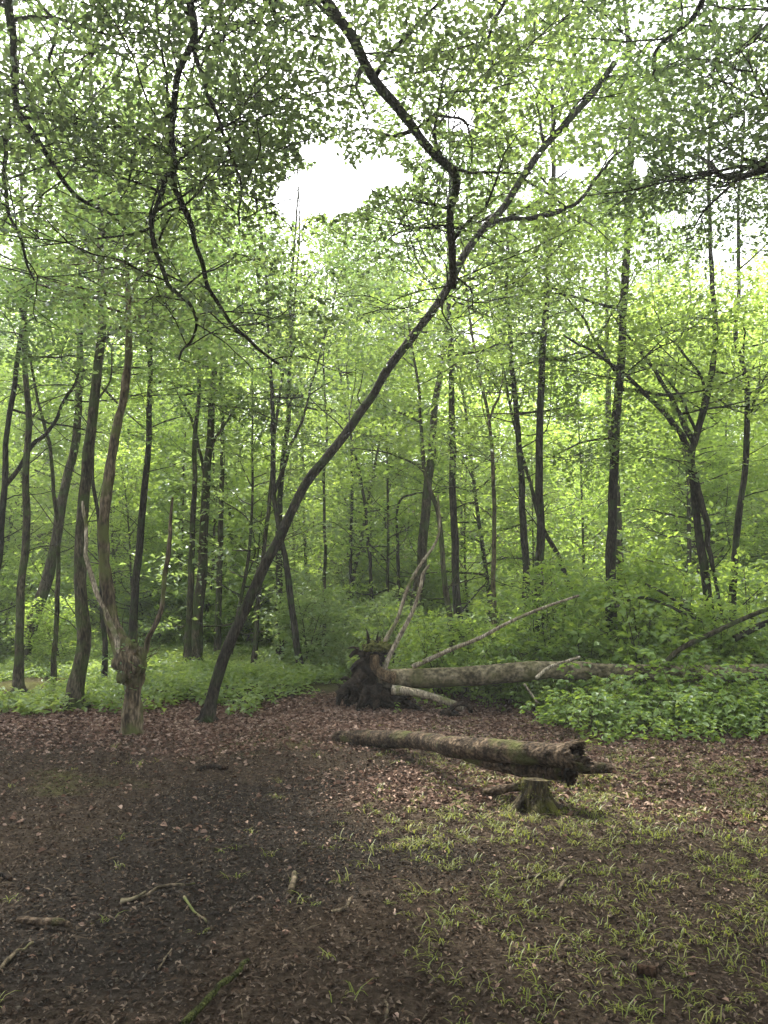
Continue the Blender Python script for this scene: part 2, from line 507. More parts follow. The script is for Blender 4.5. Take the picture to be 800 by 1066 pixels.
M['bark_stump'] = bark_mat('stump_bark', [(.02, .015, .009), (.05, .04, .022), (.09, .075, .04)], scale=11, bump=1, moss=(.085, .085, .02), moss_amt=.3)
M['rot'] = bark_mat('rotten_wood', [(.008, .006, .004), (.02, .014, .009), (.05, .03, .018)], scale=12, bump=1)
M['soil'] = bark_mat('root_soil', [(.012, .009, .006), (.025, .018, .012), (.05, .036, .024)], scale=8, bump=1, stretch=1)
M['moss'] = bark_mat('moss', [(.05, .06, .012), (.11, .12, .025), (.17, .17, .04)], scale=25, bump=1, stretch=1)
M['moss_dark'] = bark_mat('mossy_bark', [(.02, .02, .008), (.05, .06, .015), (.09, .10, .03)], scale=25, bump=1, stretch=1)
M['cut'] = bark_mat('torn_wood', [(.04, .027, .016), (.10, .068, .036), (.19, .14, .08)], scale=16, bump=.5)
M['litter'] = bits_mat('dead_leaves', [(.03, .017, .011), (.085, .05, .034), (.14, .087, .062), (.23, .155, .115), (.11, .06, .04), (.33, .245, .19), (.17, .11, .08)])
M['mulch'] = bits_mat('mulch', [(.014, .010, .007), (.045, .032, .021), (.085, .058, .039), (.025, .018, .012), (.13, .094, .066), (.055, .040, .028), (.20, .155, .115), (.035, .026, .018), (.07, .048, .032)])

M['black'] = bits_mat('damp_earth', [(.014, .012, .010), (.034, .029, .023), (.065, .056, .045), (.022, .018, .014), (.10, .086, .066), (.048, .038, .028)])
M['twigs'] = bits_mat('twig_bits', [(.05, .036, .024), (.12, .09, .06), (.20, .16, .11), (.08, .06, .04)])
# ground
def ground_mat():
    m, n, l, out = newmat('forest_soil')
    tc = n.new('ShaderNodeTexCoord')
    at_ = n.new('ShaderNodeAttribute'); at_.attribute_name = 'cover'
    sx = n.new('ShaderNodeSeparateColor'); l.new(at_.outputs['Color'], sx.inputs[0])
    nz = n.new('ShaderNodeTexNoise'); nz.inputs['Scale'].default_value = 22; nz.inputs['Detail'].default_value = 9; nz.inputs['Roughness'].default_value = .75
    l.new(tc.outputs['Object'], nz.inputs['Vector'])
    nb = n.new('ShaderNodeTexNoise'); nb.inputs['Scale'].default_value = 1.1; nb.inputs['Detail'].default_value = 5
    l.new(tc.outputs['Object'], nb.inputs['Vector'])
    soil = ramp(n, [(.3, (.014, .0105, .0075)), (.48, (.036, .027, .019)), (.6, (.066, .050, .036)), (.75, (.12, .092, .068))])
    lit = ramp(n, [(.3, (.025, .014, .010)), (.5, (.08, .05, .038)), (.7, (.17, .115, .09))])
    mos = ramp(n, [(.3, (.02, .022, .008)), (.5, (.06, .06, .02)), (.7, (.12, .12, .04))])
    for r in (soil, lit, mos): l.new(nz.outputs[0], r.inputs[0])
    def mix(f, a, b):
        x = n.new('ShaderNodeMix'); x.data_type = 'RGBA'
        l.new(f, x.inputs[0]); l.new(a, x.inputs[6]); l.new(b, x.inputs[7]); return x.outputs[2]
    def edge(ch):
        a = n.new('ShaderNodeMath'); a.operation = 'MULTIPLY_ADD'
        l.new(nb.outputs[0], a.inputs[0]); a.inputs[1].default_value = 1.2; l.new(ch, a.inputs[2])
        r = ramp(n, [(.85 / 2, (0, 0, 0)), (1.25 / 2, (1, 1, 1))])
        b = n.new('ShaderNodeMath'); b.operation = 'MULTIPLY'; l.new(a.outputs[0], b.inputs[0]); b.inputs[1].default_value = .5
        l.new(b.outputs[0], r.inputs[0]); return r.outputs[0]
    c = mix(edge(sx.outputs[0]), soil.outputs[0], lit.outputs[0])
    c = mix(edge(sx.outputs[1]), c, mos.outputs[0])
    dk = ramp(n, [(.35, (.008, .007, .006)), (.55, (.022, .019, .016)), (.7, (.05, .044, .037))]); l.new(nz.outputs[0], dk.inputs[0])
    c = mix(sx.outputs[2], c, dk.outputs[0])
    p = n.new('ShaderNodeBsdfPrincipled'); l.new(c, p.inputs['Base Color'])
    p.inputs['Roughness'].default_value = 1; p.inputs['Specular IOR Level'].default_value = .03
    n3 = n.new('ShaderNodeTexNoise'); n3.inputs['Scale'].default_value = 60; n3.inputs['Detail'].default_value = 5
    l.new(tc.outputs['Object'], n3.inputs['Vector'])
    ad = n.new('ShaderNodeMath'); ad.operation = 'ADD'; l.new(nz.outputs[0], ad.inputs[0]); l.new(n3.outputs[0], ad.inputs[1])
    bp = n.new('ShaderNodeBump'); bp.inputs['Strength'].default_value = .9; bp.inputs['Distance'].default_value = .03
    l.new(ad.outputs[0], bp.inputs['Height']); l.new(bp.outputs[0], p.inputs['Normal'])
    l.new(p.outputs[0], out.inputs[0])
    return m
M['ground'] = ground_mat()

def litter_mask(x, y):      # pale fallen leaves lying along the edge of the clearing
    e = 0.5 * fbm(x * 0.5, y * 0.5, seed=31, oct=3)
    a = sstep(7.2, 9.2, y + e - 0.15 * np.abs(x - 0.3)) * (1 - sstep(11.6, 12.6, y + e))
    b = sstep(1.2, 2.2, x) * sstep(5.6, 6.8, y + e) * (1 - sstep(9.5, 10.5, y))
    c = (1 - sstep(0, 1.3, np.hypot((x - 0.6) * 0.8, y - 6.9)))
    return np.clip(np.maximum(np.maximum(a, b * .9), c), 0, 1)

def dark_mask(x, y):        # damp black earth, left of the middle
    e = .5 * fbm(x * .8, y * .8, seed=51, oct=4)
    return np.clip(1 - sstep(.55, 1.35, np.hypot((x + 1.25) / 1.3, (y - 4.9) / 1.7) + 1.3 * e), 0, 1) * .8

def moss_mask(x, y):
    n_ = fbm(x * 0.7, y * 0.7, seed=41, oct=4)
    a = sstep(0.15, 0.9, n_) * sstep(4.6, 7, y) * (1 - sstep(9.5, 11, y)) * 0.45
    b = sstep(12, 13, y) * 0.6
    return np.clip(a + b, 0, 1)

# ------------------------------------------------------------------ ground sheet
def axis(a, b, fine, far, step0):
    near = np.arange(a, b + 1e-6, fine)
    pos = [b]; s = step0
    while pos[-1] < far: pos.append(pos[-1] + s); s *= 1.12
    neg = [a]; s = step0
    while neg[-1] > -far: neg.append(neg[-1] - s); s *= 1.12
    return np.concatenate((neg[1:][::-1], near, pos[1:]))
gx = axis(-6, 6, .05, 600, .08); gy = axis(2, 12, .05, 600, .08)
X, Y = np.meshgrid(gx, gy)
Z = gz(X, Y)
mb = MB()
nx, ny = len(gx), len(gy)
i = np.arange(ny - 1)[:, None] * nx; j = np.arange(nx - 1)[None, :]
mb.add(np.stack((X, Y, Z), -1).reshape(-1, 3), np.stack((i + j, i + j + 1, i + nx + j + 1, i + nx + j), -1).reshape(-1, 4))
ground = mb.obj('ground', M['ground'])
tag(ground, 'dark forest soil of the clearing with leaf litter at its edge', 'ground', kind='structure')
ca_ = ground.data.color_attributes.new('cover', 'FLOAT_COLOR', 'POINT')
cc = np.zeros((nx * ny, 4), np.float32)
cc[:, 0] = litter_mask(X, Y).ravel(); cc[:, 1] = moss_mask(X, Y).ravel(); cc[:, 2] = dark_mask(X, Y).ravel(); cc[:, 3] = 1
ca_.data.foreach_set('color', cc.ravel())

# ------------------------------------------------------------------ trees traced by their stems
def pxpath(path, Y):
    Y = np.asarray(Y, float)
    ys = np.full(len(path), float(Y)) if Y.ndim == 0 else np.interp(np.linspace(0, 1, len(path)), np.linspace(0, 1, len(Y)), Y)
    return [at(p[0], p[1], y) for p, y in zip(path, ys)]

def stem(path, Y, w, base=True, top=None, wtop=0.35, g=rng):
    """stem points from the ground up to height top"""
    P = pxpath(path, Y)
    if base:
        b = P[0]; z = float(gz(b[0], b[1]))
        if b[2] > z + 0.25:
            P.insert(0, np.array((b[0] + (b[0] - P[1][0]) * 0.2, b[1], z - 0.08)))
        else:
            P[0] = np.array((b[0], b[1], z - 0.08))
    if top is not None and P[-1][2] < top - 0.5:
        d = P[-1] - P[-2]; d = d / np.linalg.norm(d)
        p = P[-1].copy(); k = max(2, int((top - p[2]) / 1.3))
        st = (top - p[2]) / k
        for q in range(k):
            d = d * 0.75 + np.array((0, 0, 0.3)) + g.normal(0, 0.05, 3); d /= np.linalg.norm(d)
            p = p + d * st / max(d[2], .5); P.append(p.copy())
    P = np.array(P)
    r0 = w / 2 / F * P[1][1]
    s = np.concatenate(([0], np.cumsum(np.linalg.norm(np.diff(P, axis=0), axis=1)))); s /= s[-1]
    rad = r0 * (1 - (1 - wtop) * s)
    return P, rad

def flare(P, rad, amt=0.5, h=0.3):
    z = P[:, 2] - P[0, 2]
    return rad * (1 + amt * np.exp(-np.maximum(z, 0) / h))

def tree(name, label, path, Y, w, bark='bark_dark', leaf='leaf_beech', forks=(), z0=5.0, n=14, L=2.6, lsize=.09, top=13.0,
         per=12, m=22, cat='tree', group=None, near=False, el=(0.1, 0.9), seed=0, wtop=.3, spray=.75, rough=.09, twiggy=6, base=True):
    g = np.random.default_rng(1000 + seed)
    if top is not None and seed not in (26, 24): top = min(top, 11.5)
    n = int(n * 1.2); m = int(m * 1.1)
    if top is not None: wtop = .16
    w = w * .92
    P, rad = stem(path, Y, w, base=base, top=top, wtop=wtop, g=g)
    SP, SR = smooth_path(P, rad, 8); SP = kink(SP, .022, g, 1.1)
    root = SP[0].copy(); root[2] = float(gz(root[0], root[1]))
    e = empty(name, root, label, cat, group)
    tb = MB(); tube(tb, SP, flare(SP, SR), 14, 0, rough, 5.0, seed)
    if SP[0, 1] < 13 and base:      # roots running out under the litter
        for q in range(5):
            a = q * 1.26 + g.random() * .7; r_ = SR[0]; cc_ = np.array((math.cos(a), math.sin(a), 0))
            p3 = root + cc_ * r_ * (3.2 + 2 * g.random()); p3[2] = float(gz(p3[0], p3[1])) - .05
            tube(tb, *smooth_path([root + cc_ * r_ * .5 + (0, 0, r_ * 2.2), root + cc_ * r_ * 1.35 + (0, 0, r_ * .55), p3], (r_ * .5, r_ * .42, r_ * .15), 5), 7, 0, .12, 9, q)
    for v in tb.v: v -= root
    tb.obj('trunk', M[bark], e)
    cb = MB()
    allp = [(SP, SR)]
    for k, fk in enumerate(forks):
        fp, fw = fk[0], fk[1]
        Yf = fk[2] if len(fk) > 2 else Y
        ft = fk[3] if len(fk) > 3 else None
        FP, FR = stem(fp, Yf, fw, base=False, top=ft, wtop=.3, g=g)
        FR = fw / 2 / F * FP[0][1] * np.linspace(1, .3, len(FP))
        # root the limb in the nearest stem point
        dd = np.linalg.norm(SP - FP[0], axis=1); q = int(np.argmin(dd))
        if dd[q] < 1.2: FP[0] = SP[q]
        FP, FR = smooth_path(FP, FR, 8); FP = kink(FP, .03, g, 2)
        bb = MB(); tube(bb, FP, FR, 8, 0, rough, 6.0, seed + k + 3)
        for v in bb.v: v -= root
        bb.obj('branch', M[bark], e)
        allp.append((FP, FR))
    share = max(3, n // len(allp))
    for (pp, rr) in allp:
        zz = z0
        crown(cb, pp, rr, zz, share if len(allp) > 1 else n, L, lsize, per, m, near, 1, 0, el, spray, g=g)
    # bare dead twigs low on the stem
    for q in range(twiggy):
        ii = int(g.integers(max(1, len(SP) // 6), max(2, int(len(SP) * .6))))
        a = g.random() * 6.28; ee = g.normal(.5, .3); l = .4 + g.random() * 1.1
        lp = limb_path(SP[ii], (math.cos(a) * math.cos(ee), math.sin(a) * math.cos(ee), math.sin(ee)), l, 5, .2, .03, g)
        tube(cb, lp, np.linspace(min(.012, SR[ii] * .4), .003, len(lp)), 4, 0, cap=False)
    for v in cb.v: v -= root
    cb.obj('crown', [M[bark], M[leaf]], e)
    return e, SP, SR

# left group
tree('beech_tree', 'dark trunk cut by the left edge of the photo, with a diagonal limb rising right',
     [(-14, 700), (-8, 620), (0, 575), (4, 522), (8, 455), (15, 410), (20, 370), (26, 320)], 12.5, 9, 'bark_dark', 'leaf_beech',
     forks=[([(6, 507), (30, 470), (52, 445), (70, 412), (80, 393), (84, 360)], 5, 12.5, 9.5)], top=13, z0=4.6, seed=1)
tree('beech_tree', 'straight slender grey-green trunk, second upright one from the left edge',
     [(20, 725), (20, 665), (24, 590), (27, 530), (28, 455), (28, 380), (25, 290)], 12.4, 10, 'bark_green', 'leaf_beech', top=14, z0=5.5, seed=2)
tree('beech_tree', 'thick leaning trunk rising right behind the second upright trunk on the left',
     [(22, 695), (34, 650), (46, 612), (60, 555), (70, 500), (77, 466), (81, 425)], 16, 14, 'bark_green', 'leaf_beech', top=14, z0=6, seed=3)
tree('young_tree', 'thin upright stem between the leaning left trunk and the winding trunk',
     [(54, 717), (58, 650), (60, 590), (58, 530), (52, 470), (44, 440)], 13, 6, 'bark_green', 'leaf_bright', top=9, z0=4.6, n=8, seed=4)
tree('beech_tree', 'tall winding trunk with green algae just left of the pollard',
     [(78, 738), (78, 715), (88, 665), (82, 605), (87, 530), (91, 474), (98, 417), (102, 370), (107, 300), (104, 240)], 10.9, 16, 'bark_green', 'leaf_beech',
     top=13, z0=5.2, n=16, seed=5, forks=[([(90, 500), (94, 440), (112, 400), (116, 360)], 4, 10.9)])
tree('young_tree', 'thin dark stem close behind the winding trunk left of the pollard',
     [(109, 700), (108, 642), (105, 580), (103, 537), (96, 492), (98, 440)], 13.5, 6, 'bark_dark', 'leaf_bright', top=9, z0=5, n=8, seed=6)
tree('beech_tree', 'upright dark trunk seen directly behind the pollard',
     [(139, 690), (141, 624), (148, 541), (154, 466), (156, 417), (158, 360)], 14.5, 10, 'bark_dark', 'leaf_beech', top=15, z0=5.5, seed=7)
tree('beech_tree', 'left one of the close pair of upright trunks between pollard and leaning trunk',
     [(193, 698), (199, 605), (202, 492), (204, 447), (208, 380)], 16, 8, 'bark_green', 'leaf_bright', top=15, z0=5.5, seed=8)
tree('beech_tree', 'right and thicker one of the close pair of upright trunks between pollard and leaning trunk',
     [(204, 700), (210, 590), (216, 492), (223, 402), (226, 340)], 16.5, 13, 'bark_green', 'leaf_beech', top=16, z0=6, seed=9,
     forks=[([(214, 500), (204, 450), (190, 420), (180, 395)], 4, 16.5), ([(217, 470), (236, 440), (250, 415)], 4, 16.5)])
tree('beech_tree', 'slim upright trunk just right of the close pair, behind the foot of the leaning trunk',
     [(227, 692), (229, 605), (231, 492), (232, 430)], 18, 8, 'bark_green', 'leaf_bright', top=15, z0=6, seed=10)
# centre group
tree('beech_tree', 'dark forked trunk bending right at its foot, crossed by the leaning trunk',
     [(315, 693), (306, 640), (297, 586), (287, 524), (285, 462), (282, 405), (279, 350)], 15, 8, 'bark_dark', 'leaf_beech', top=14, z0=5.4, seed=12,
     forks=[([(288, 512), (300, 470), (310, 448), (318, 425), (324, 400)], 4, 15, 9)])
tree('young_tree', 'slender stem leaning right just behind the middle of the leaning trunk',
     [(264, 690), (268, 627), (276, 560), (282, 500)], 16, 6, 'bark_green', 'leaf_bright', top=11, z0=5, n=9, seed=13)
tree('young_tree', 'upright dark stem behind the leaning trunk, left of the forked trunk foot',
     [(291, 680), (290, 594), (292, 510), (300, 430)], 17, 9, 'bark_dark', 'leaf_beech', top=13, z0=5.5, n=10, seed=14)
tree('young_tree', 'very thin straight pole right of the leaning trunk',
     [(338, 655), (338, 580), (338, 504), (340, 440)], 18, 4.5, 'bark_green', 'leaf_bright', top=11, z0=5.5, n=8, seed=15)
tree('young_tree', 'thin straight dark pole left of centre behind the root plate',
     [(366, 650), (366, 600), (366, 516), (365, 460)], 20, 4.5, 'bark_dark', 'leaf_beech', top=12, z0=6, n=8, seed=16)
tree('young_tree', 'thin dark stem curving left at its top, centre of the wood',
     [(386, 600), (384, 570), (377, 504), (368, 462), (360, 430)], 19, 5, 'bark_dark', 'leaf_beech', top=10, z0=5.5, n=8, seed=17)
tree('young_tree', 'short dark stem with an arching top branch in the centre of the wood',
     [(415, 640), (414, 565), (415, 525), (430, 515), (450, 512)], 19, 6, 'bark_dark', 'leaf_cool', top=None, z0=4.4, n=6, seed=18)
tree('beech_tree', 'broad grey-green trunk behind the fallen root plate',
     [(432, 690), (432, 640), (438, 590), (443, 540), (449, 470), (454, 420)], 17, 14, 'bark_green', 'leaf_beech', top=16, z0=7, seed=21)
tree('beech_tree', 'straight dark trunk right of centre, right of the curved thin stem',
     [(480, 670), (477, 640), (474, 594), (471, 504), (470, 421), (470, 370)], 14, 11, 'bark_dark', 'leaf_beech', top=15, z0=6, seed=19)
tree('young_tree', 'curved thin stem arching up above the pale dead shoots',
     [(470, 672), (467, 640), (462, 594), (456, 540), (443, 490), (438, 450), (437, 413), (430, 365), (426, 330)], 12.6, 8, 'bark_green', 'leaf_bright',
     top=None, z0=4.6, n=9, L=1.8, seed=20, forks=[([(443, 490), (425, 478), (395, 470), (365, 468)], 3, 12.6), ([(438, 440), (420, 432), (400, 425)], 3, 12.6)])
tree('young_tree', 'pale brown slender stem between the straight centre trunk and the twin dark trunks',
     [(516, 690), (515, 627), (515, 553), (511, 462), (505, 421), (498, 390)], 13.5, 6.5, 'bark_brown', 'leaf_bright', top=10, z0=4.8, n=9, seed=22,
     forks=[([(510, 440), (520, 410), (524, 385)], 3, 13.5)])
# right group
tree('beech_tree', 'left one of the twin dark trunks behind the fallen tree',
     [(550, 650), (548, 600), (543, 520), (537, 430), (531, 360), (528, 300)], 14.5, 10, 'bark_dark', 'leaf_bright', top=15, z0=5, seed=23)
tree('beech_tree', 'right one of the twin dark trunks, straight, with a leafy foot',
     [(562, 665), (562, 600), (562, 500), (565, 372), (571, 270), (575, 190)], 13.5, 11, 'bark_dark', 'leaf_bright', top=16, z0=5.2, seed=24)
tree('young_tree', 'leaning dark stem crossing down right from the twin dark trunks',
     [(600, 625), (590, 605), (577, 575), (563, 545), (552, 500)], 15.5, 7, 'bark_dark', 'leaf_bright', top=8, z0=4.5, n=7, seed=25)
tree('beech_tree', 'tall straight black trunk standing alone right of the twin trunks',
     [(637, 655), (636, 580), (640, 480), (646, 380), (651, 300), (655, 200), (657, 100)], 13, 13, 'bark_dark', 'leaf_bright', top=17, z0=4.8, n=20, seed=26,
     forks=[([(640, 455), (605, 462), (575, 478)], 3, 13), ([(645, 390), (615, 345), (590, 310), (560, 290)], 4, 13)])
tree('beech_tree', 'pale grey trunk half hidden right behind the tall straight black trunk',
     [(646, 640), (645, 590), (641, 500), (634, 430), (633, 370)], 19, 12, 'bark_green', 'leaf_bright', top=17, z0=9, seed=27)
tree('multi_stemmed_tree', 'twin-stemmed tree spreading into a fan of dark limbs at right',
     [(742, 655), (736, 610), (729, 560), (722, 500), (720, 470), (724, 455), (736, 410), (743, 370), (742, 310), (740, 250)], 12.5, 11, 'bark_dark', 'leaf_bright',
     top=12, z0=4.4, n=20, seed=28, rough=.12,
     forks=[([(724, 490), (730, 530), (738, 570), (745, 600), (753, 645)], 9, 12.4), ([(720, 468), (700, 440), (676, 415), (652, 392), (620, 368), (585, 350)], 7, 12.3),
            ([(718, 462), (702, 425), (688, 396), (672, 372), (655, 352), (640, 330)], 6, 12.6), ([(722, 455), (716, 425), (700, 400), (684, 385)], 4, 12.6),
            ([(728, 440), (733, 400), (715, 370), (690, 345), (680, 320)], 4, 12.2)])
tree('beech_tree', 'slightly wavy dark trunk near the right edge of the photo',
     [(764, 635), (765, 600), (768, 540), (776, 484), (778, 412), (772, 375), (766, 352), (770, 300)], 13, 9, 'bark_dark', 'leaf_bright', top=13, z0=4.2, n=16, seed=29,
     forks=[([(777, 440), (788, 415), (795, 380)], 4, 13)])

# the leaning tree
LT, LSP, LSR = tree('leaning_tree', 'slim dark tree leaning far to the right across the middle of the photo',
     [(215, 746), (226, 710), (241, 665), (262, 619), (282, 574), (299, 541), (314, 511), (337, 480), (365, 442), (386, 413), (408, 378), (440, 336), (466, 300), (490, 255), (522, 215), (568, 152), (610, 105), (640, 66)],
     (10.4, 10.3, 10.1, 9.8, 9.6), 12.6, 'bark_dark', 'leaf_bright', top=None, z0=5.6, n=26, L=1.5, lsize=.075, seed=11, wtop=.55, near=True, twiggy=4,
     per=9, m=20, spray=.6,
     forks=[([(498, 243), (520, 230), (560, 226), (600, 210), (622, 185), (640, 158), (668, 145)], 7, 9.8),
            ([(566, 155), (562, 130), (560, 105), (566, 80)], 4, 9.7), ([(594, 122), (586, 95), (578, 70)], 3.5, 9.7), ([(628, 80), (655, 78), (690, 80)], 3, 9.6),
            ([(585, 215), (608, 228), (635, 255)], 3, 9.8), ([(580, 140), (575, 110), (540, 70), (530, 20)], 3, 9.5)])

# pollard: stump, knuckle and three stems
pb = on_ground(138, 764)
PY = pb[1]
pe = empty('pollard_tree', pb, 'old pollard with a swollen knuckle and three crooked stems on a short stump', 'tree')
def loc_obj(mb, name, mats, e, root):
    for v in mb.v: v -= root
    return mb.obj(name, mats, e)
g6 = np.random.default_rng(66)
mb = MB()
SPp, SRp = smooth_path([pb + (0, 0, -.06), at(138, 745, PY), at(138, 722, PY), at(138, 706, PY), at(137, 694, PY), at(134, 682, PY), at(130, 672, PY)],
                       np.array((11.5, 9.5, 8.8, 10, 14, 14, 10)) / F * PY, 10)
tube(mb, SPp, flare(SPp, SRp, .12, .12), 40, 0, .30, 8, 5, oct_=6)
for q in range(10):       # burrs of the knuckle
    a = g6.random() * 6.28
    c = at(137 + 9 * math.cos(a), 688 + g6.normal(0, 9), PY + .09 * math.sin(a))
    blob(mb, c, np.array((.075, .075, .12)) * (0.6 + .6 * g6.random()), .5, 2.5, q, nu=20, nv=14)
for q in range(8):       # ridges of grown-over wood running from the knuckle up the main stem
    a = g6.random() * 6.28; o_ = np.array((math.cos(a), math.sin(a), 0)) * .09
    tube(mb, *smooth_path([at(138, 706, PY) + o_ * .9, at(137, 690, PY) + o_ * 1.7, at(127, 668, PY) + o_ * .8, at(119, 646, PY) + o_ * .45], (.03, .045, .035, .012), 8), 10, 0, .3, 12, q)
loc_obj(mb, 'trunk', M['bark_brown'], pe, pb)
mp = []
for pth, ws, Yp, nm in (
    ([(133, 690), (125, 672), (118, 650), (112, 620), (108, 567), (112, 504), (122, 447), (133, 387), (135, 340), (133, 300), (128, 240)], (11.5, 8.5, 7, 6.3, 5.8, 5.3, 4.8, 4, 3.2, 2.6, 1.6), PY, 'stem'),
    ([(142, 692), (149, 684), (154, 668), (162, 650), (169, 632), (172, 600), (176, 567), (178, 540), (180, 519)], (4.5, 3, 2.8, 2.8, 2.4, 2.3, 2.2, 1.8, 1.2), PY - .05, 'stem'),
    ([(128, 690), (118, 660), (108, 632), (99, 612), (94, 592), (92, 575), (90, 545), (87, 520)], (4, 3, 2.6, 2.6, 2.2, 2.2, 1.8, 1.2), PY - .1, 'dead')):
    mb = MB(); A, B_ = smooth_path(pxpath(pth, Yp), np.array(ws) / F * PY, 9); A = kink(A, .010 if nm == 'stem' else .022, g6, 3)
    tube(mb, A, B_, 14, 0, .18, 9, 12)
    mp.append((A, B_))
    o = loc_obj(mb, 'branch', M['bark_pale' if nm == 'dead' else 'bark_brown'], pe, pb)
    if nm == 'dead': tag(o, 'bare pale dead branch')
mb = MB()
for q in range(26):      # short epicormic shoots and twigs round the knuckle
    a = g6.random() * 6.28
    p0 = at(137 + 12 * math.cos(a), 688 + g6.normal(0, 8), PY)
    lp = limb_path(p0, (math.cos(a), g6.normal(0, .5), .8), .12 + .35 * g6.random(), 4, .2, .05, g6)
    tube(mb, lp, np.linspace(.007, .002, len(lp)), 4, 0, cap=False)
spray_leaves(mb, np.array([at(137 + 16 * g6.normal(), 690 + 12 * g6.normal(), PY - .1) for _ in range(12)]), g6.random(12) * 6.28, np.full(12, .2), 9, .05, True, 1, g=g6)
crown(mb, mp[0][0], mp[0][1], 5.0, 14, 2.0, .08, 11, 22, False, 1, 0, (.1, .7), .7, g=g6)
loc_obj(mb, 'crown', [M['bark_brown'], M['leaf_beech']], pe, pb)

# ------------------------------------------------------------------ overhanging beeches rooted behind the camera
def over_tree(label, root, top, w, limbs, seed, n_free=10, free_az=1.57, L=5.0):
    g = np.random.default_rng(3000 + seed)
    root = np.array((root[0], root[1], float(gz(root[0], root[1]))))
    e = empty('overhanging_beech', root, label, 'tree')
    P = np.array([root + (0, 0, -.1), root + (.05, .1, 1.5), root + (-.05, .15, 3.5), root + (0.1, .3, 5.5), root + (0, .4, 8), root + (.2, .5, top)])
    SP, SR = smooth_path(P, np.linspace(w, w * .35, len(P)), 5)
    mb = MB(); tube(mb, SP, flare(SP, SR), 16, 0, .08, 4, seed); loc_obj(mb, 'trunk', M['bark_green'], e, root)
    cb = MB()
    for (pth, Yp, ws, kids, dens) in limbs:
        A = pxpath(pth, Yp)
        A0 = A[0]
        # carry the limb back to the trunk
        q = SP[int(np.argmin(np.abs(SP[:, 2] - (A0[2] + .3))))]
        mid = (q + A0) / 2 + np.array((0, 0, .35))
        A = [q, mid] + A
        rr = np.concatenate(([ws[0] * 1.7, ws[0] * 1.3], np.linspace(ws[0], ws[1], len(A) - 2))) / 2 / F * A0[1] * 1.25
        A, rr = smooth_path(A, rr, 9); A = kink(A, .035, g)
        bb = MB(); tube(bb, A, rr, 9, 0, .10, 7, seed)
        loc_obj(bb, 'branch', M['bark_dark'], e, root)
        srcs = [(A, rr)]
        for (kp, kY, kw) in kids:
            K, kr = smooth_path(pxpath(kp, kY), np.linspace(kw, kw * .35, len(kp)) / 2 / F * np.mean(kY) * 1.15, 9); K = kink(K, .03, g, 3)
            dd = np.linalg.norm(A - K[0], axis=1); K[0] = A[int(np.argmin(dd))]
            bb = MB(); tube(bb, K, kr, 7, 0, .10, 7, seed + 1)
            loc_obj(bb, 'branch', M['bark_dark'], e, root)
            srcs.append((K, kr))
        for (A_, r_) in srcs:
            crown(cb, A_, r_, -9, int(dens * 1.6), 1.5, .048, 9, 25, True, 1, 0, (-.25, .25), .55, lift=-.02, g=g, taper=.2)
    # free limbs reaching forward over the clearing
    for k in range(n_free + 4):
        i = int(len(SP) * (.45 + .5 * (k + g.random()) / (n_free + 4))); i = min(i, len(SP) - 1)
        a = free_az + g.normal(0, .55); ee = .42 + .3 * g.random()
        lp = limb_path(SP[i], (math.cos(a) * math.cos(ee), math.sin(a) * math.cos(ee), math.sin(ee)), L * (.7 + .6 * g.random()), 9, .13, .0, g)
        rr = np.linspace(.02, .005, len(lp)); LP, RR = smooth_path(lp, rr, 3)
        if not open_sky(LP, .9).all(): continue
        tube(cb, LP, RR, 6, 0, .08, 7, cap=False)
        crown(cb, LP[len(LP) // 4:], RR[len(LP) // 4:], -9, 14, 1.7, .05, 10, 27, True, 1, 0, (-.2, .35), .6, lift=-.01, g=g, taper=.2)
    loc_obj(cb, 'crown', [M['bark_dark'], M['leaf_over']], e, root)
    return e

over_tree('big beech behind the viewer whose thin limbs hang down across the upper left',
    (-2.6, -2.2), 11, .26, [
    ([(196, -60), (200, 0), (204, 38), (186, 88), (183, 148), (187, 190), (203, 255), (230, 320), (255, 355), (292, 380)], (5.2, 6.6), (9, 3),
     [([(186, 165), (166, 200), (156, 240), (171, 290), (195, 320), (199, 345), (188, 378)], 5.9, 6),
      ([(202, 48), (214, 95), (235, 150), (246, 190), (246, 232)], 5.6, 5),
      ([(183, 115), (150, 145), (132, 178), (128, 210)], 5.6, 4),
      ([(228, -20), (233, 30), (228, 60)], 5.4, 4)], 9),
    ([(10, -60), (12, 0), (19, 60), (20, 112), (48, 158), (68, 190), (100, 215), (128, 240)], (5.0, 6.5), (9, 3),
     [([(19, 110), (5, 160), (8, 210), (20, 262), (36, 290)], 5.4, 5), ([(60, 20), (55, 70), (80, 110), (100, 130)], 5.6, 3.5)], 9),
    ([(125, -50), (112, 0), (98, 50), (80, 92)], (5.4, 7.0), (5, 2.5), [], 10)], 1, 12, 1.4, 8.0)
over_tree('big beech whose thick limb comes down from above to the leaning tree at top centre',
    (.8, -3.0), 11, .28, [
    ([(310, -55), (340, 0), (370, 48), (410, 108), (438, 150), (474, 186), (466, 226), (470, 262), (471, 300)], (5.6, 6.8), (11, 7),
     [([(380, 60), (372, 95), (384, 125)], 6, 4), ([(450, 118), (480, 130), (490, 160), (485, 180)], 6.2, 3), ([(467, 235), (430, 238), (405, 248)], 6.6, 3.5),
      ([(471, 290), (464, 320), (468, 350)], 6.8, 3)], 8),
    ([(570, -60), (532, -5), (512, 35), (516, 75)], (5.6, 7.4), (5, 2.5), [], 12), ([(270, -50), (285, 0), (280, 45), (262, 85)], (5.4, 7.2), (5, 2.5), [], 10),
    ], 2, 11, 1.45, 8.0)
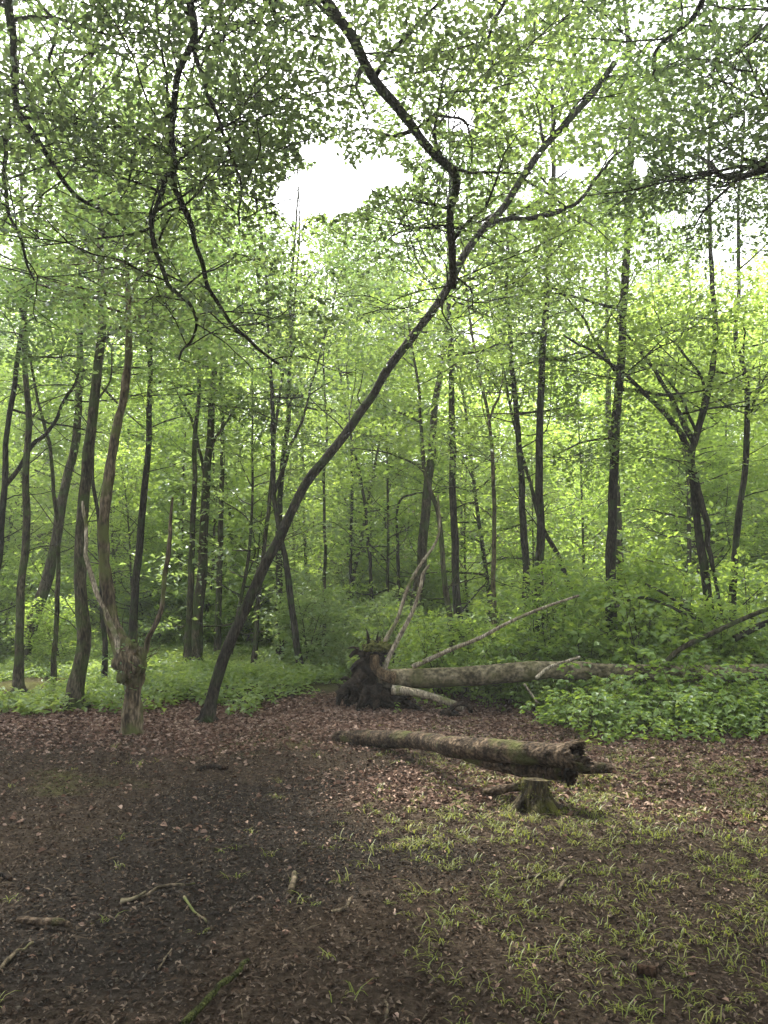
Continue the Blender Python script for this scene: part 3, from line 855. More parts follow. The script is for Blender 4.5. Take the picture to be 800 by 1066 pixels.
over_tree('big beech behind the viewer whose leafy limbs reach in from the upper right corner',
    (4.6, -1.6), 11, .25, [
    ([(880, 160), (835, 172), (800, 176), (770, 184), (748, 180), (734, 166), (722, 158)], (5.4, 6.8), (10, 3),
     [([(770, 184), (750, 196), (735, 192)], 6.4, 3)], 12),
    ([(760, -60), (740, -20), (715, 20), (690, 48), (680, 80)], (5.4, 7.0), (7, 3), [], 14),
    ([(880, -30), (820, 10), (770, 50), (735, 78)], (5.2, 7.2), (6, 2.5), [], 12),
    ([(885, 95), (825, 108), (775, 118), (725, 140)], (5.6, 7.4), (5, 2.5), [], 12),
    ], 3, 12, 1.9, 8.0)

# ------------------------------------------------------------------ deeper trees: five models, copied
def copy_thing(root, loc, rz, sc, label, group):
    r = root.copy(); C.objects.link(r)
    r.location = loc; r.rotation_euler = (0, 0, rz); r.scale = (sc, sc, sc)
    r['label'] = label; r['group'] = group
    for ch in list(root.children):
        c = ch.copy(); C.objects.link(c); c.parent = r
    return r

def model_tree(name, label, cat, group, H, r0, z0, n, L, leafm, bark, lsize, per, m, seed, spray=.9, lean=.05, el=(0.05, .9), kids=1):
    g = np.random.default_rng(5000 + seed)
    e = empty(name, (0, 0, 0), label, cat, group)
    cb = MB(); tb = MB()
    for k in range(kids):
        d = np.array((g.normal(0, lean + .12 * (k > 0)), g.normal(0, lean + .12 * (k > 0)), 1.0))
        P = limb_path((g.normal(0, .1) * (k > 0), g.normal(0, .1) * (k > 0), -.1), d, H * (1 if k == 0 else .8), 9, .05, .06, g)
        SP, SR = smooth_path(P, np.linspace(r0, r0 * .2, len(P)), 4)
        tube(tb, SP, flare(SP, SR), 8, 0, .06, 4, seed)
        crown(cb, SP, SR, z0, n // kids, L, lsize, per, m, False, 1, 0, el, spray, holes=False, g=g, sides=4)
    tb.obj('trunk', M[bark], e); cb.obj('crown', [M[bark], M[leafm]], e)
    return e

GA = 'tall trees deep in the wood'
LA = 'tall slim green tree deep in the wood, half veiled by nearer leaves'
GB = 'leafy saplings of the understorey'
LB = 'low-branching leafy sapling standing under the taller trees'
GC = 'bushes filling the wood floor behind the trunks'
LC = 'rounded green bush on the wood floor behind the trunks'
tallm = [model_tree('forest_tree', LA, 'tree', GA, 19, .12, 4.5, 34, 3.2, ('leaf_beech', 'leaf_bright', 'leaf_bright', 'leaf_beech')[s], 'bark_green', .14, 12, 20, s, spray=1.0, lean=.04)
         for s in range(4)]
sapm = [model_tree('sapling', LB, 'tree', GB, 6.5, .045, .5, 34, 1.9, ('leaf_deep', 'leaf_cool', 'leaf_deep')[s], 'bark_green', .11, 9, 18, 20 + s, spray=.75, lean=.08)
        for s in range(3)]
busm = [model_tree('bush', LC, 'bush', GC, 2.1, .02, .15, 36, 1.1, ('leaf_cool', 'leaf_deep')[s], 'bark_green', .10, 8, 16, 40 + s, spray=.5, lean=.2, kids=4)
        for s in range(2)]

def scatter(models, pts, sc, labels, group, g):
    used = set()
    for k, (x, y) in enumerate(pts):
        mdl = models[k % len(models)]
        s = sc[0] + (sc[1] - sc[0]) * g.random()
        if models is tallm and -.19 < x / y < .09:      # a gap in the wood: shorter trees
            s = min(s, (y * math.tan(R(22 + 3 * g.random())) + 1.6 - float(gz(x, y))) / 19.5)
        loc = (x, y, float(gz(x, y)) - .03); rz = g.random() * 6.28
        if k % len(models) not in used:
            used.add(k % len(models)); mdl.location = loc; mdl.rotation_euler = (0, 0, rz); mdl.scale = (s, s, s)
        else:
            copy_thing(mdl, loc, rz, s, labels, group)

def poisson(n, y0, y1, g, dmin, spread=.62, cond=None):
    out = []
    for _ in range(n * 60):
        y = y0 + (y1 - y0) * g.random() ** .8
        x = (g.random() * 2 - 1) * (y * spread + 1)
        if cond and not cond(x, y): continue
        if all((x - a) ** 2 + (y - b) ** 2 > dmin ** 2 for a, b in out):
            out.append((x, y))
            if len(out) >= n: break
    return out
gs = np.random.default_rng(77)
scatter(tallm, poisson(36, 20, 48, gs, 2.9, cond=lambda x, y: not (x > .8 and y < 38)), (.8, 1.25), LA, GA, gs)
scatter(sapm, poisson(62, 16.5, 36, gs, 1.5), (.7, 1.3), LB, GB, gs)
scatter(busm, poisson(80, 15.5, 34, gs, 1.0), (.7, 1.3), LC, GC, gs)

GD = 'young spreading trees of the middle storey'
LD = 'young spreading tree with tiers of bright leaves'
spm = [model_tree('young_tree', LD, 'tree', GD, 8.5, .06, 1.2, 38, 2.5, 'leaf_deep', 'bark_green', .115, 10, 20, 80 + s, spray=.85, lean=.07) for s in range(2)]
scatter(spm, poisson(15, 17.5, 34, gs, 2.3, cond=lambda x, y: x > 1.2) + poisson(8, 19, 32, gs, 2.2, cond=lambda x, y: x < 0), (.75, 1.25), LD, GD, gs)

# far wood on the rising ground: one mass
mb = MB(); gf = np.random.default_rng(88)
n_ = 5200
yy = 44 + 45 * gf.random(n_); xx = (gf.random(n_) * 2 - 1) * (yy * .68 + 3)
hh = 1 + 17 * gf.random(n_) ** .9
hh = hh * (0.6 + 0.5 * (vnoise(xx * .2, yy * .2, seed=12) * .5 + .5))
cs = np.stack((xx, yy, gz(xx, yy) + hh), -1)
spray_leaves(mb, cs, gf.random(n_) * 6.28, 2.0 + 1.2 * gf.random(n_), 34, .30, False, 0, g=gf, flat=.14)
tag(mb.obj('distant_wood', M['leaf_deep']), 'green mass of the far wood on the rising ground', 'wood', kind='stuff')

# ------------------------------------------------------------------ fallen tree with its root plate
froot = on_ground(388, 738); froot[1] = 11.1
fe = empty('fallen_tree', froot, 'uprooted beech lying to the right with its root plate on end and mossy pale trunk', 'fallen tree')
g7 = np.random.default_rng(99)
mb = MB()
A, B_ = smooth_path(pxpath([(388, 700), (402, 706), (440, 706), (500, 703), (560, 698), (600, 698), (650, 700), (720, 701), (800, 699), (880, 694)], (11.1, 10.7)),
                    np.array((8, 10, 9.6, 9.8, 9.4, 9, 8.6, 8.4, 8, 8)) / F * 11, 6)
tube(mb, A, B_, 18, 0, .08, 3, 7)
loc_obj(mb, 'trunk', M['bark_beech'], fe, froot)
mb = MB()
blob(mb, at(384, 710, 11.1), (.18, .22, .32), .6, 3.2, 3, nu=56, nv=40); blob(mb, at(390, 680, 11.08), (.15, .18, .14), .7, 3.8, 13, nu=44, nv=30)
blob(mb, at(368, 720, 11.0), (.18, .2, .13), .7, 3.8, 5, nu=44, nv=30)
blob(mb, at(402, 726, 11.05), (.28, .2, .10), .7, 3.8, 8, nu=44, nv=30)
rp = loc_obj(mb, 'root_plate', M['soil'], fe, froot)
def root(pth, Yp, ws, mat='soil', nm='root', par=None, rough=.16):
    m_ = MB(); a, b = smooth_path(pxpath(pth, Yp), np.linspace(ws[0], ws[1], len(pth)) / 2 / F * 11, 6)
    tube(m_, a, b, 9, 0, rough, 9, int(ws[0] * 7)); return loc_obj(m_, nm, M[mat], fe if par is None else par, froot)
for pth, Yp, ws in (([(380, 700), (366, 712), (355, 722), (352, 734)], 10.9, (14, 4)),                     ([(390, 695), (376, 690), (366, 698)], 10.95, (12, 5)), ([(388, 685), (372, 679), (364, 684)], 11, (8, 3)), ([(384, 715), (378, 728), (372, 740)], 10.8, (12, 4)),
                    ([(386, 715), (392, 730), (388, 742)], 10.8, (10, 3)), ([(384, 672), (383, 660), (381, 654)], 11, (4, 1)),
                    ([(392, 668), (394, 658)], 11, (3, 1)), ([(374, 676), (368, 674), (362, 675)], 11, (4, 1)),
                    ([(396, 722), (412, 730), (430, 736), (444, 744)], 10.9, (12, 5)), ([(370, 712), (360, 706), (355, 708)], 11, (6, 2))):
    root(pth, Yp, ws, par=rp)
root([(389, 682), (391, 694), (398, 702), (412, 705)], 10.88, (9, 13), 'cut', 'torn_root', rough=.3)
o = root([(408, 718), (425, 720), (445, 724), (470, 732), (482, 738)], 10.8, (10, 6), 'bark_pale', 'branch', rough=.08); tag(o, 'short pale root lying under the trunk')
o = root([(430, 694), (448, 686), (470, 676), (500, 664), (530, 648), (565, 633), (603, 620)], (10.9, 10.4), (5.5, 2.5), 'bark_pale', 'branch', rough=.07); tag(o, 'long bare grey branch slanting up right')
o = root([(399, 672), (404, 662), (414, 644), (425, 611), (439, 586), (452, 568), (458, 548), (456, 516)], 11.1, (5, 2), 'bark_pale', 'branch', rough=.06); tag(o, 'upright pale dead shoot')
o = root([(400, 698), (404, 686), (416, 663), (430, 636), (438, 611), (440, 598), (447, 588)], 10.95, (6, 2.5), 'bark_pale', 'branch', rough=.06); tag(o, 'second upright pale dead shoot')
mb = MB(); blob(mb, at(392, 674, 11.02), (.19, .2, .085), .4, 3, 11, nu=30, nv=16)
gm = g7
Pm = np.array([at(391 + 13 * gm.normal(), 671 + 2.5 * gm.normal(), 11 + .12 * gm.normal()) for _ in range(260)])
leaves(mb, Pm, gm.normal(0, 1, (260, 3)) + (0, 0, .8), gm.normal(0, 1, (260, 3)), .02 + .025 * gm.random(260), False, 0, ratio=.3)
tag(loc_obj(mb, 'moss', M['moss'], fe, froot), kind='stuff')
# loop of roots at the right
mb = MB(); c = at(480, 741, 10.6); t = np.linspace(0, 5.6, 20)
tube(mb, np.stack((c[0] + .14 * np.cos(t), c[1] + .05 * np.sin(t * 2), c[2] + .11 * np.sin(t)), -1), .035, 8, 0, .25, 9, 4)
blob(mb, at(468, 745, 10.6), (.13, .1, .07), .5, 3, 2, nu=18, nv=12)
tag(loc_obj(mb, 'root_tangle', M['soil'], fe, froot), 'dark ring-shaped knot of roots')

def log_thing(name, label, cat, pth, Yp, ws, mat, sides=14, rough=.09, squash=None, endm=None, group=None, nf=4):
    A = pxpath(pth, Yp); yb = np.mean([a[1] for a in A])
    a, b = smooth_path(A, np.asarray(ws, float) / 2 / F * yb if len(ws) == len(pth) else np.linspace(ws[0], ws[1], len(pth)) / 2 / F * yb, 10)
    m_ = MB(); tube(m_, a, b, sides, 0, rough, nf, int(pth[0][0]), squash=squash)
    r = a[0].copy()
    o = m_.obj(name, [M[mat]], loc=r); return tag(o, label, cat, group)

log_thing('fallen_log', 'dark mossy log lying under the right half of the fallen trunk', 'log', [(585, 722), (640, 716), (700, 716), (760, 714), (830, 712)], 11.6, (16, 14), 'bark_log')
log_thing('fallen_branch', 'grey bare branch lying low in the brambles under the fallen trunk', 'branch', [(600, 738), (640, 738), (690, 740), (760, 734), (810, 736)], 10.3, (5, 3.5), 'bark_pale')
log_thing('fallen_branch', 'long dark bare branch rising to the right edge above the fallen trunk', 'branch', [(690, 694), (708, 676), (740, 660), (770, 646), (800, 634), (840, 622)], (10.9, 10.2), (6, 4), 'bark_green')
log_thing('fallen_branch', 'thick dark branch end sticking in at the right edge above the brambles', 'branch', [(765, 665), (785, 654), (810, 644), (850, 630)], 11.2, (7, 6), 'bark_dark')
log_thing('fallen_branch', 'arching thin dead branch over the bushes left of the twin-stemmed tree', 'branch', [(640, 632), (665, 622), (690, 628), (715, 640), (735, 648)], 12, (3, 3), 'bark_dark')
log_thing('fallen_branch', 'thin dead branch sloping down toward the foot of the twin-stemmed tree', 'branch', [(672, 608), (692, 618), (712, 632), (735, 650)], 12.1, (2.5, 3), 'bark_dark')
log_thing('fallen_branch', 'short peeled branch lying across the top of the fallen trunk', 'branch', [(558, 706), (572, 695), (592, 688), (604, 684)], 10.5, (4, 3), 'bark_pale')
log_thing('fallen_branch', 'slender leaning stick among the leaves below the fallen trunk', 'branch', [(546, 712), (553, 722), (560, 732)], 10.4, (2.5, 2), 'bark_pale')

# ------------------------------------------------------------------ the log seat in the clearing
def ring_log(mb, a, b, sides=28, hollow=.0, jag=0.0, seed=1, mat=0, matin=1, sq=(1, 1, 1), rough=.07, nf=4):
    """log whose last end is a jagged hollow"""
    tube(mb, a, b, sides, mat, rough, nf, seed, cap=False, squash=sq)
lroot = on_ground(380, 778)
le = empty('log_seat', (0.9, 7.0, float(gz(.9, 7.0))), 'long crooked log lying as a low seat, its hollow broken end propped on a stump', 'log')
lr = np.array(le.location)
mb = MB()
A, B_ = smooth_path([at(348, 768, 8.62), at(352, 768, 8.59), at(365, 768, 8.5), at(400, 769, 8.15), at(430, 770, 7.75), at(452, 773, 7.3), at(466, 778, 6.95)],
                    np.array((.04, .07, .084, .086, .084, .084, .07)), 14)
tube(mb, A, B_, 36, 0, .13, 5, 21, oct_=6)
A, B_ = smooth_path([at(456, 776, 7.02), at(462, 777, 6.97), at(478, 778, 6.8), at(515, 781, 6.5), at(550, 784, 6.25), at(580, 786, 6.05), at(597, 787, 5.95)],
                    np.array((.04, .075, .09, .094, .09, .09, .098)), 14)
tube(mb, A, B_, 44, 0, .13, 5, 23, cap=False, oct_=6)
loc_obj(mb, 'trunk', M['bark_log'], le, lr)
gj = np.random.default_rng(3)
d = A[-1] - A[-6]; d /= np.linalg.norm(d)
mb = MB(); tube(mb, np.array((A[-1] - d * .03, A[-1] - d * .35)), np.array((.078, .04)), 20, 0, .2, 7, 3)
loc_obj(mb, 'hollow_end', M['rot'], le, lr)
# torn shell round the hollow: a ragged double wall
up = np.array((0, 0, 1.0)); sdv = np.cross(d, up); sdv /= np.linalg.norm(sdv); upv = np.cross(sdv, d)
mb = MB(); na = 64; th = np.linspace(0, 2 * np.pi, na, endpoint=False)
ln = .03 + .11 * np.abs(vnoise(np.cos(th) * 5, np.sin(th) * 5, seed=8)) + .07 * np.abs(vnoise(np.cos(th) * 16, np.sin(th) * 16, seed=9)) + .06 * np.clip(-np.sin(th), 0, 1)
rows = []
for wall, r0_ in ((0, .099), (1, .07)):
    ks = (0, .33, .66, 1.0) if wall == 0 else (1.0, .66, .33, 0)
    for k in ks:
        rr_ = (r0_ + .012 * vnoise(np.cos(th) * 6 + k * 3, np.sin(th) * 6, seed=7 + wall) + (.012 * k if wall == 0 else .018 * k))[:, None]
        rows.append(A[-1] - d * .03 + d * (ln * k)[:, None] + (sdv * np.cos(th)[:, None] + upv * np.sin(th)[:, None]) * rr_)
V = np.concatenate(rows); i = np.arange(7)[:, None] * na; j = np.arange(na)[None, :]; j2 = (j + 1) % na
mb.add(V, np.stack((i + j, i + j2, i + na + j2, i + na + j), -1).reshape(-1, 4))
loc_obj(mb, 'torn_shell', M['bark_log'], le, lr)
mb = MB(); blob(mb, at(592, 803, 6.0), (.06, .08, .075), .6, 3.2, 31, nu=40, nv=28)
loc_obj(mb, 'rotten_lump', M['rot'], le, lr)

log_thing('split_log', 'shorter split log wedged beneath the broken end of the log seat', 'log',
          [(484, 788), (505, 793), (540, 799), (570, 802), (586, 804)], (6.8, 6.05), (8, 12, 17, 19, 15), 'bark_log', rough=.12)
log_thing('branch_stub', 'dark knotty branch piece on the leaves left of the stump under the log seat', 'branch',
          [(503, 824), (515, 823), (530, 820), (548, 820)], 6.2, (6, 9, 8, 10), 'bark_log', sides=10, rough=.3, nf=9)
log_thing('short_log', 'short brown log on the leaves behind the broken end of the log seat', 'log',
          [(596, 797), (610, 799), (625, 799), (637, 800)], 6.9, (13, 13, 11, 9), 'bark_log', sides=12, rough=.12)
sb = on_ground(558, 845)
se = empty('tree_stump', sb, 'small mossy cut stump holding up the right end of the log seat', 'stump')
mb = MB(); hgt = .23
A, B_ = smooth_path([sb + (0, 0, -.05), sb + (0, 0, .08), sb + (0.005, 0, .14), sb + (.01, .01, hgt)], np.array((.135, .105, .094, .096)), 6)
tube(mb, A, B_, 36, 0, .2, 9, 5, oct_=5)
loc_obj(mb, 'trunk', M['bark_stump'], se, sb)
mb = MB()
for k in range(6):
    a = k * 1.05 + .3
    P = [sb + (.09 * math.cos(a), .09 * math.sin(a), .10), sb + (.17 * math.cos(a), .17 * math.sin(a), .02), sb + (.26 * math.cos(a), .26 * math.sin(a), -.04)]
    m_ = MB(); tube(m_, *smooth_path(P, (.04, .03, .012), 5), 8, 0, .15, 9, k); loc_obj(m_, 'root', M['bark_stump'], se, sb)
th = gj.random(420) * 6.28; zz = gj.random(420) ** 1.4 * hgt
Pm = sb + np.stack((.108 * np.cos(th), .108 * np.sin(th), zz), -1)
leaves(mb, Pm, np.stack((np.cos(th), np.sin(th), gj.normal(.2, .6, 420)), -1), gj.normal(0, 1, (420, 3)), .012 + .02 * gj.random(420), False, 0, ratio=.4)
tag(loc_obj(mb, 'moss', M['moss'], se, sb), kind='stuff')

# ------------------------------------------------------------------ brambles, shrubs, ground plants
def arch_shrub(name, label, group, seed, n_st=16, H=.75, L=.9, leaf=.085, lm='leaf_bramble', triple=True):
    g = np.random.default_rng(7000 + seed)
    e = empty(name, (0, 0, 0), label, 'shrub', group)
    sbm, lb = MB(), MB()
    for k in range(n_st):
        a = g.random() * 6.28; l = L * (.5 + .8 * g.random()); h = H * (.5 + .8 * g.random())
        c, s_ = math.cos(a), math.sin(a); b = np.array((g.normal(0, .15), g.normal(0, .15), -.03))
        P = b + np.array([(0, 0, 0), (c * l * .2, s_ * l * .2, h * .6), (c * l * .55, s_ * l * .55, h), (c * l * .9, s_ * l * .9, h * .75), (c * l * 1.15, s_ * l * 1.15, h * .45)])
        P, rr = smooth_path(P, (.006, .005, .004, .003, .002), 4)
        tube(sbm, P, rr, 4, 0, cap=False)
        m = 16
        t = g.integers(3, len(P), m); pp = P[t] + g.normal(0, .02, (m, 3))
        aa = a + np.where(np.arange(m) % 2 == 0, 1, -1) * (.6 + .5 * g.random(m)) + g.normal(0, .3, m)
        st = .05 + .07 * g.random(m)
        q = pp + np.stack((np.cos(aa) * st, np.sin(aa) * st, .02 + 0 * st), -1)
        for off in ((0, -1.1, 1.1) if triple else (0,)):
            D = np.stack((np.cos(aa + off), np.sin(aa + off), g.normal(-.15, .2, m)), -1)
            Nn = g.normal(0, .28, (m, 3)) + (0, 0, 1)
            leaves(lb, q, D, Nn, leaf * (.6 + .6 * g.random(m)) * (1 if off == 0 else .85), True, 0, ratio=.72, curl=.12)
    sbm.obj('stem', M['bark_brown'], e); lb.obj('foliage', M[lm], e)
    return e
GBR = 'bramble bushes round the fallen tree'
LBR = 'low bright-leaved bramble bush growing around the fallen trunk'
brm = [arch_shrub('bramble_bush', LBR, GBR, s, 22, .6 + .1 * s, .8, .115) for s in range(3)]
gb = np.random.default_rng(17)
pts = []
for _ in range(4000):
    x = .6 + gb.random() * 6.8; y = 9.3 + gb.random() * 5.8
    px, py = proj(np.array([[x, y, float(gz(x, y))]])); px, py = px[0], py[0]
    edge = np.interp(px, [430, 480, 520, 560, 620, 700, 800, 900], [700, 718, 735, 752, 765, 785, 795, 800])
    if py > edge + 14 * float(vnoise(x * 1.7, y * 1.7, seed=8)) - 4 or px > 860: continue
    if px < 560 and y < 11.5: continue
    if all((x - a) ** 2 + (y - b) ** 2 > .36 ** 2 for a, b in pts): pts.append((x, y))
    if len(pts) > 130: break
used = set()
for k, (x, y) in enumerate(pts):
    md = brm[k % 3]; s = (.55 if y < 10.0 else .46 if y < 11.2 else .9) * (.8 + .4 * gb.random())
    if x > 2.7 and 9.9 < y < 10.9: s *= (1.6 if k % 2 else 1.0)
    loc = (x, y, float(gz(x, y))); rz = gb.random() * 6.28
    if k % 3 not in used:
        used.add(k % 3); md.location = loc; md.rotation_euler = (0, 0, rz); md.scale = (s, s, s)
    else: copy_thing(md, loc, rz, s, LBR, GBR)

# taller young shrubs with large leaves behind the fallen trunk
GS = 'tall leafy shrubs behind the fallen trunk'
LS = 'tall loose shrub with layered bright leaves behind the fallen trunk'
shm = [model_tree('leafy_shrub', LS, 'shrub', GS, 2.3, .018, .2, 20, 1.0, 'leaf_deep' if s else 'leaf_bramble', 'bark_green', .11, 6, 13, 60 + s, spray=.45, lean=.25, kids=3) for s in range(2)]
sp_ = [(.45, 12.6), (.75, 12.1), (1.05, 11.8), (1.4, 12.2), (1.6, 11.7), (2.5, 12.2), (2.0, 11.9), (3.0, 11.8), (4.0, 11.9), (5.0, 11.8), (6.0, 11.6), (1.0, 13.2), (1.9, 13.0), (2.7, 12.6), (3.4, 13.2), (4.2, 12.9), (4.9, 13.4), (5.8, 12.6), (2.2, 14.4), (3.9, 14.6), (5.3, 14.6), (6.4, 13.8), (1.3, 15.0), (6.6, 15.2), (3.1, 15.4)]
scatter(shm, sp_, (.38, .72), LS, GS, gb)
for o in C.objects:
    if o.get('group') == GS and o.location.x > 2.3 and o.parent is None: o.scale = tuple(v * 1.45 for v in o.scale)

# knee-high plants on the left of the clearing (too many to count)
def cover(name, label, n, xr, yr, cond, h, leaf, lm, seed, near=False):
    g = np.random.default_rng(9000 + seed)
    x = xr[0] + (xr[1] - xr[0]) * g.random(n); y = yr[0] + (yr[1] - yr[0]) * g.random(n)
    ok = cond(x, y, g); x, y = x[ok], y[ok]; n = len(x)
    hh = h * (.35 + .65 * (vnoise(x * 1.3, y * 1.3, seed=seed) * .5 + .5)) * (.6 + .5 * g.random(n))
    z = gz(x, y)
    mb = MB()
    # each plant: a stem with opposite leaves
    k = 9
    for q in range(k):
        t = (q + 1) / k
        a = g.random(n) * 6.28
        P = np.stack((x + .05 * g.normal(size=n) * t, y + .05 * g.normal(size=n) * t, z + hh * t), -1)
        D = np.stack((np.cos(a), np.sin(a), g.normal(-.1, .3, n)), -1)
        Nn = g.normal(0, .3, (n, 3)) + (0, 0, 1)
        leaves(mb, P, D, Nn, leaf * (.7 + .6 * g.random(n)) * (1.1 - .45 * t), near, 0, ratio=.55, curl=.15)
    return tag(mb.obj(name, M[lm]), label, 'undergrowth', kind='stuff')
def cl(x, y, g):
    px, py = proj(np.stack((x, y, gz(x, y)), -1))
    edge = np.interp(px, [-60, 0, 70, 120, 200, 260, 300, 345, 375, 420], [752, 748, 744, 742, 738, 742, 725, 712, 700, 700])
    path = (x < -5.3) & (y > 11.6) & (y < 14.2)
    return (py < edge + 7 * vnoise(x * 2, y * 2, seed=3) + 2.5 * g.normal(size=len(x))) & ~path & (px < 440)
cover('ground_plants', 'knee-high nettles and ferns carpeting the wood floor left of the fallen tree', 15000, (-13, .8), (10.3, 26), cl, .42, .115, 'leaf_fern', 1)
def cr(x, y, g):
    px, py = proj(np.stack((x, y, gz(x, y)), -1))
    edge = np.interp(px, [380, 480, 520, 560, 620, 700, 800, 900], [715, 724, 736, 752, 768, 786, 798, 800])
    return (py < edge + 16 * vnoise(x * 1.7, y * 1.7, seed=4) + 6 * g.normal(size=len(x))) & (g.random(len(x)) < .8)
cover('undergrowth', 'low green plants between the brambles around the fallen tree', 11000, (-.2, 9), (8.6, 22), cr, .26, .075, 'leaf_bramble', 2, True)

# ------------------------------------------------------------------ litter, mulch, grass
def bits(name, label, n, xr, yr, cond, size, mat, seed, near=False, ratio=.6, lift=.012, tilt=.45, cat='leaf litter'):
    g = np.random.default_rng(11000 + seed)
    y = yr[0] + (yr[1] - yr[0]) * g.random(n); x = (xr[0] + (xr[1] - xr[0]) * g.random(n))
    if xr == 'fov': pass
    ok = cond(x, y, g); x, y = x[ok], y[ok]; n = len(x)
    a = g.random(n) * 6.28
    P = np.stack((x, y, gz(x, y) + lift * (.2 + g.random(n))), -1)
    D = np.stack((np.cos(a), np.sin(a), g.normal(0, tilt * .5, n)), -1)
    Nn = g.normal(0, tilt, (n, 3)) + (0, 0, 1)
    mb = MB()
    leaves(mb, P, D, Nn, size * (.45 + 1.0 * g.random(n)), near, 0, ratio=ratio, fold=.3, curl=.25)
    return tag(mb.obj(name, M[mat]), label, cat, kind='stuff')
def fov(x, y): return np.abs(x) < y * .56 + 1.9
bits('leaf_litter', 'pinkish brown fallen leaves covering the edge of the clearing', 122000, (-9, 9), (5.2, 12.6),
     lambda x, y, g: fov(x, y) & (g.random(len(x)) < .03 + .97 * litter_mask(x, y)), .05, 'litter', 1, True)
bits('mulch', 'dark crumbled leaves and wood chips on the clearing floor', 250000, (-7.2, 7.2), (2.5, 9.5),
     lambda x, y, g: fov(x, y) & (g.random(len(x)) < (1.15 - .09 * y) * (1 - .6 * dark_mask(x, y))), .026, 'mulch', 2, False, .45, .014, .75)
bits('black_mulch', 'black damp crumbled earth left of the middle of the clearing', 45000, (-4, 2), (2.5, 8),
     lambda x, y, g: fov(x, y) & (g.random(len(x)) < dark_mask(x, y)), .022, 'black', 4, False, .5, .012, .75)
bits('twig_debris', 'thin broken bits of twig strewn over the clearing', 6500, (-7.5, 7.5), (2.5, 11),
     lambda x, y, g: fov(x, y), .075, 'twigs', 5, False, .07, .02, .3)
bits('fallen_leaves', 'single whole pale fallen leaves strewn over the dark soil', 1700, (-6.5, 6.5), (2.5, 8),
     lambda x, y, g: fov(x, y), .032, 'litter', 3, True)

def grass():
    g = np.random.default_rng(555); mb = MB()
    n = 21000
    x = -6.3 + 13.3 * g.random(n); y = 2.5 + 8 * g.random(n)
    xw = x + .3 * sstep(2, 3, x) + .7 * fbm(x * .6, y * .6, seed=63, oct=3)
    dn = .35 * sstep(-.8, .8, xw) + .65 * sstep(.0, .9, fbm(x * 1.3, y * 1.3, seed=61, oct=4) + .5 * sstep(-.3, 2.2, x) + .15)
    dn = dn * (.05 + .95 * sstep(-.9, 1.0, xw)) * (1 - .75 * sstep(7.2, 9, y))
    ok = fov(x, y) & (g.random(n) < dn * .7)
    x, y = x[ok], y[ok]; T = (.5 + .9 * g.random(len(x)) ** 2)
    for k in range(12):
        n = len(x); a = g.random(n) * 6.28; l = (.025 + .065 * g.random(n) ** 1.5) * T
        bx = x + .028 * g.normal(size=n) * T; by = y + .028 * g.normal(size=n) * T
        b = np.stack((bx, by, gz(bx, by) - .003), -1)
        h = np.stack((np.cos(a), np.sin(a), 0 * a), -1); s = np.stack((-np.sin(a), np.cos(a), 0 * a), -1)
        w = (.0012 + .0016 * g.random(n))[:, None]; ln = l[:, None]; up = np.array((0, 0, 1.0)); sp2 = (.5 + 1.1 * g.random(n))[:, None]
        m1 = b + up * ln * .42 + h * ln * .28 * sp2; m2 = b + up * ln * .55 + h * ln * .7 * sp2; tp = b + up * ln * .40 + h * ln * 1.1 * sp2
        V = np.stack((b - s * w, b + s * w, m1 + s * w * 1.1, m1 - s * w * 1.1, m2 + s * w * .8, m2 - s * w * .8, tp), 1)
        i0 = np.arange(n)[:, None] * 7
        mb.add(V.reshape(-1, 3), np.concatenate((i0 + (0, 1, 2, 3), i0 + (3, 2, 4, 5))), 0)
        mb.add(V.reshape(-1, 3), i0 + (5, 4, 6), 0)
    return tag(mb.obj('grass', M['grass']), 'sparse yellow-green grass tufts scattered on the right of the clearing', 'grass', kind='stuff')
grass()

# sticks on the ground
def stick(label, pts_, w, mat, seed=0, name='stick', lift=.012):
    P = []
    for (px, py) in pts_:
        p = on_ground(px, py); P.append(p + (0, 0, lift))
    y0 = P[0][1]
    a, b = smooth_path(P, (np.asarray(w, float) if len(w) == len(P) else np.linspace(w[0], w[1], len(P))) / 2 / F * y0, 9)
    a = kink(a, .012, np.random.default_rng(seed), 9)
    m_ = MB(); tube(m_, a, b, 10, 0, .22, 22, seed)
    r = a[0].copy(); return tag(m_.obj(name, M[mat], loc=r), label, 'stick')
stick('thick green mossy stick at the bottom edge, pointing up right', [(190, 1075), (212, 1052), (232, 1032), (256, 1006)], (8, 5), 'moss_dark', 1, lift=.025)
stick('thin curved twig on dark soil, left of the middle of the clearing', [(128, 940), (150, 935), (170, 925), (202, 920)], (4, 2), 'bark_brown', 2)
stick('light brown splinter at the left end of the thin curved twig', [(126, 942), (138, 940), (152, 933)], (5, 2), 'bark_beech', 3, 'wood_splinter', .02)
stick('stout short broken stick near the left edge', [(17, 964), (22, 964), (40, 966), (60, 968), (69, 970)], (4, 7, 8, 7, 4), 'bark_log', 4, 'broken_stick', .03)
stick('bent brown twig at the lower left edge below the broken stick', [(-6, 1018), (10, 1000), (32, 982)], (5, 3), 'bark_brown', 5)
stick('tiny forked-looking twig right of the thin curved twig', [(192, 936), (202, 952), (214, 962)], (3, 2), 'bark_brown', 6)
stick('short dark upright-lying stick in the middle of the clearing', [(303, 932), (305, 922), (307, 912)], (7, 5), 'bark_brown', 7, lift=.02)
stick('small hooked twig right of the short dark stick', [(345, 952), (358, 948), (365, 938)], (4, 3), 'bark_brown', 8)
stick('long thin brown twig lying in the grass below the stump', [(535, 917), (555, 914), (575, 906)], (4, 2), 'bark_brown', 9)
stick('small bent brown twig in the grass below the stump', [(582, 930), (588, 920), (596, 912)], (4, 2), 'bark_brown', 10)
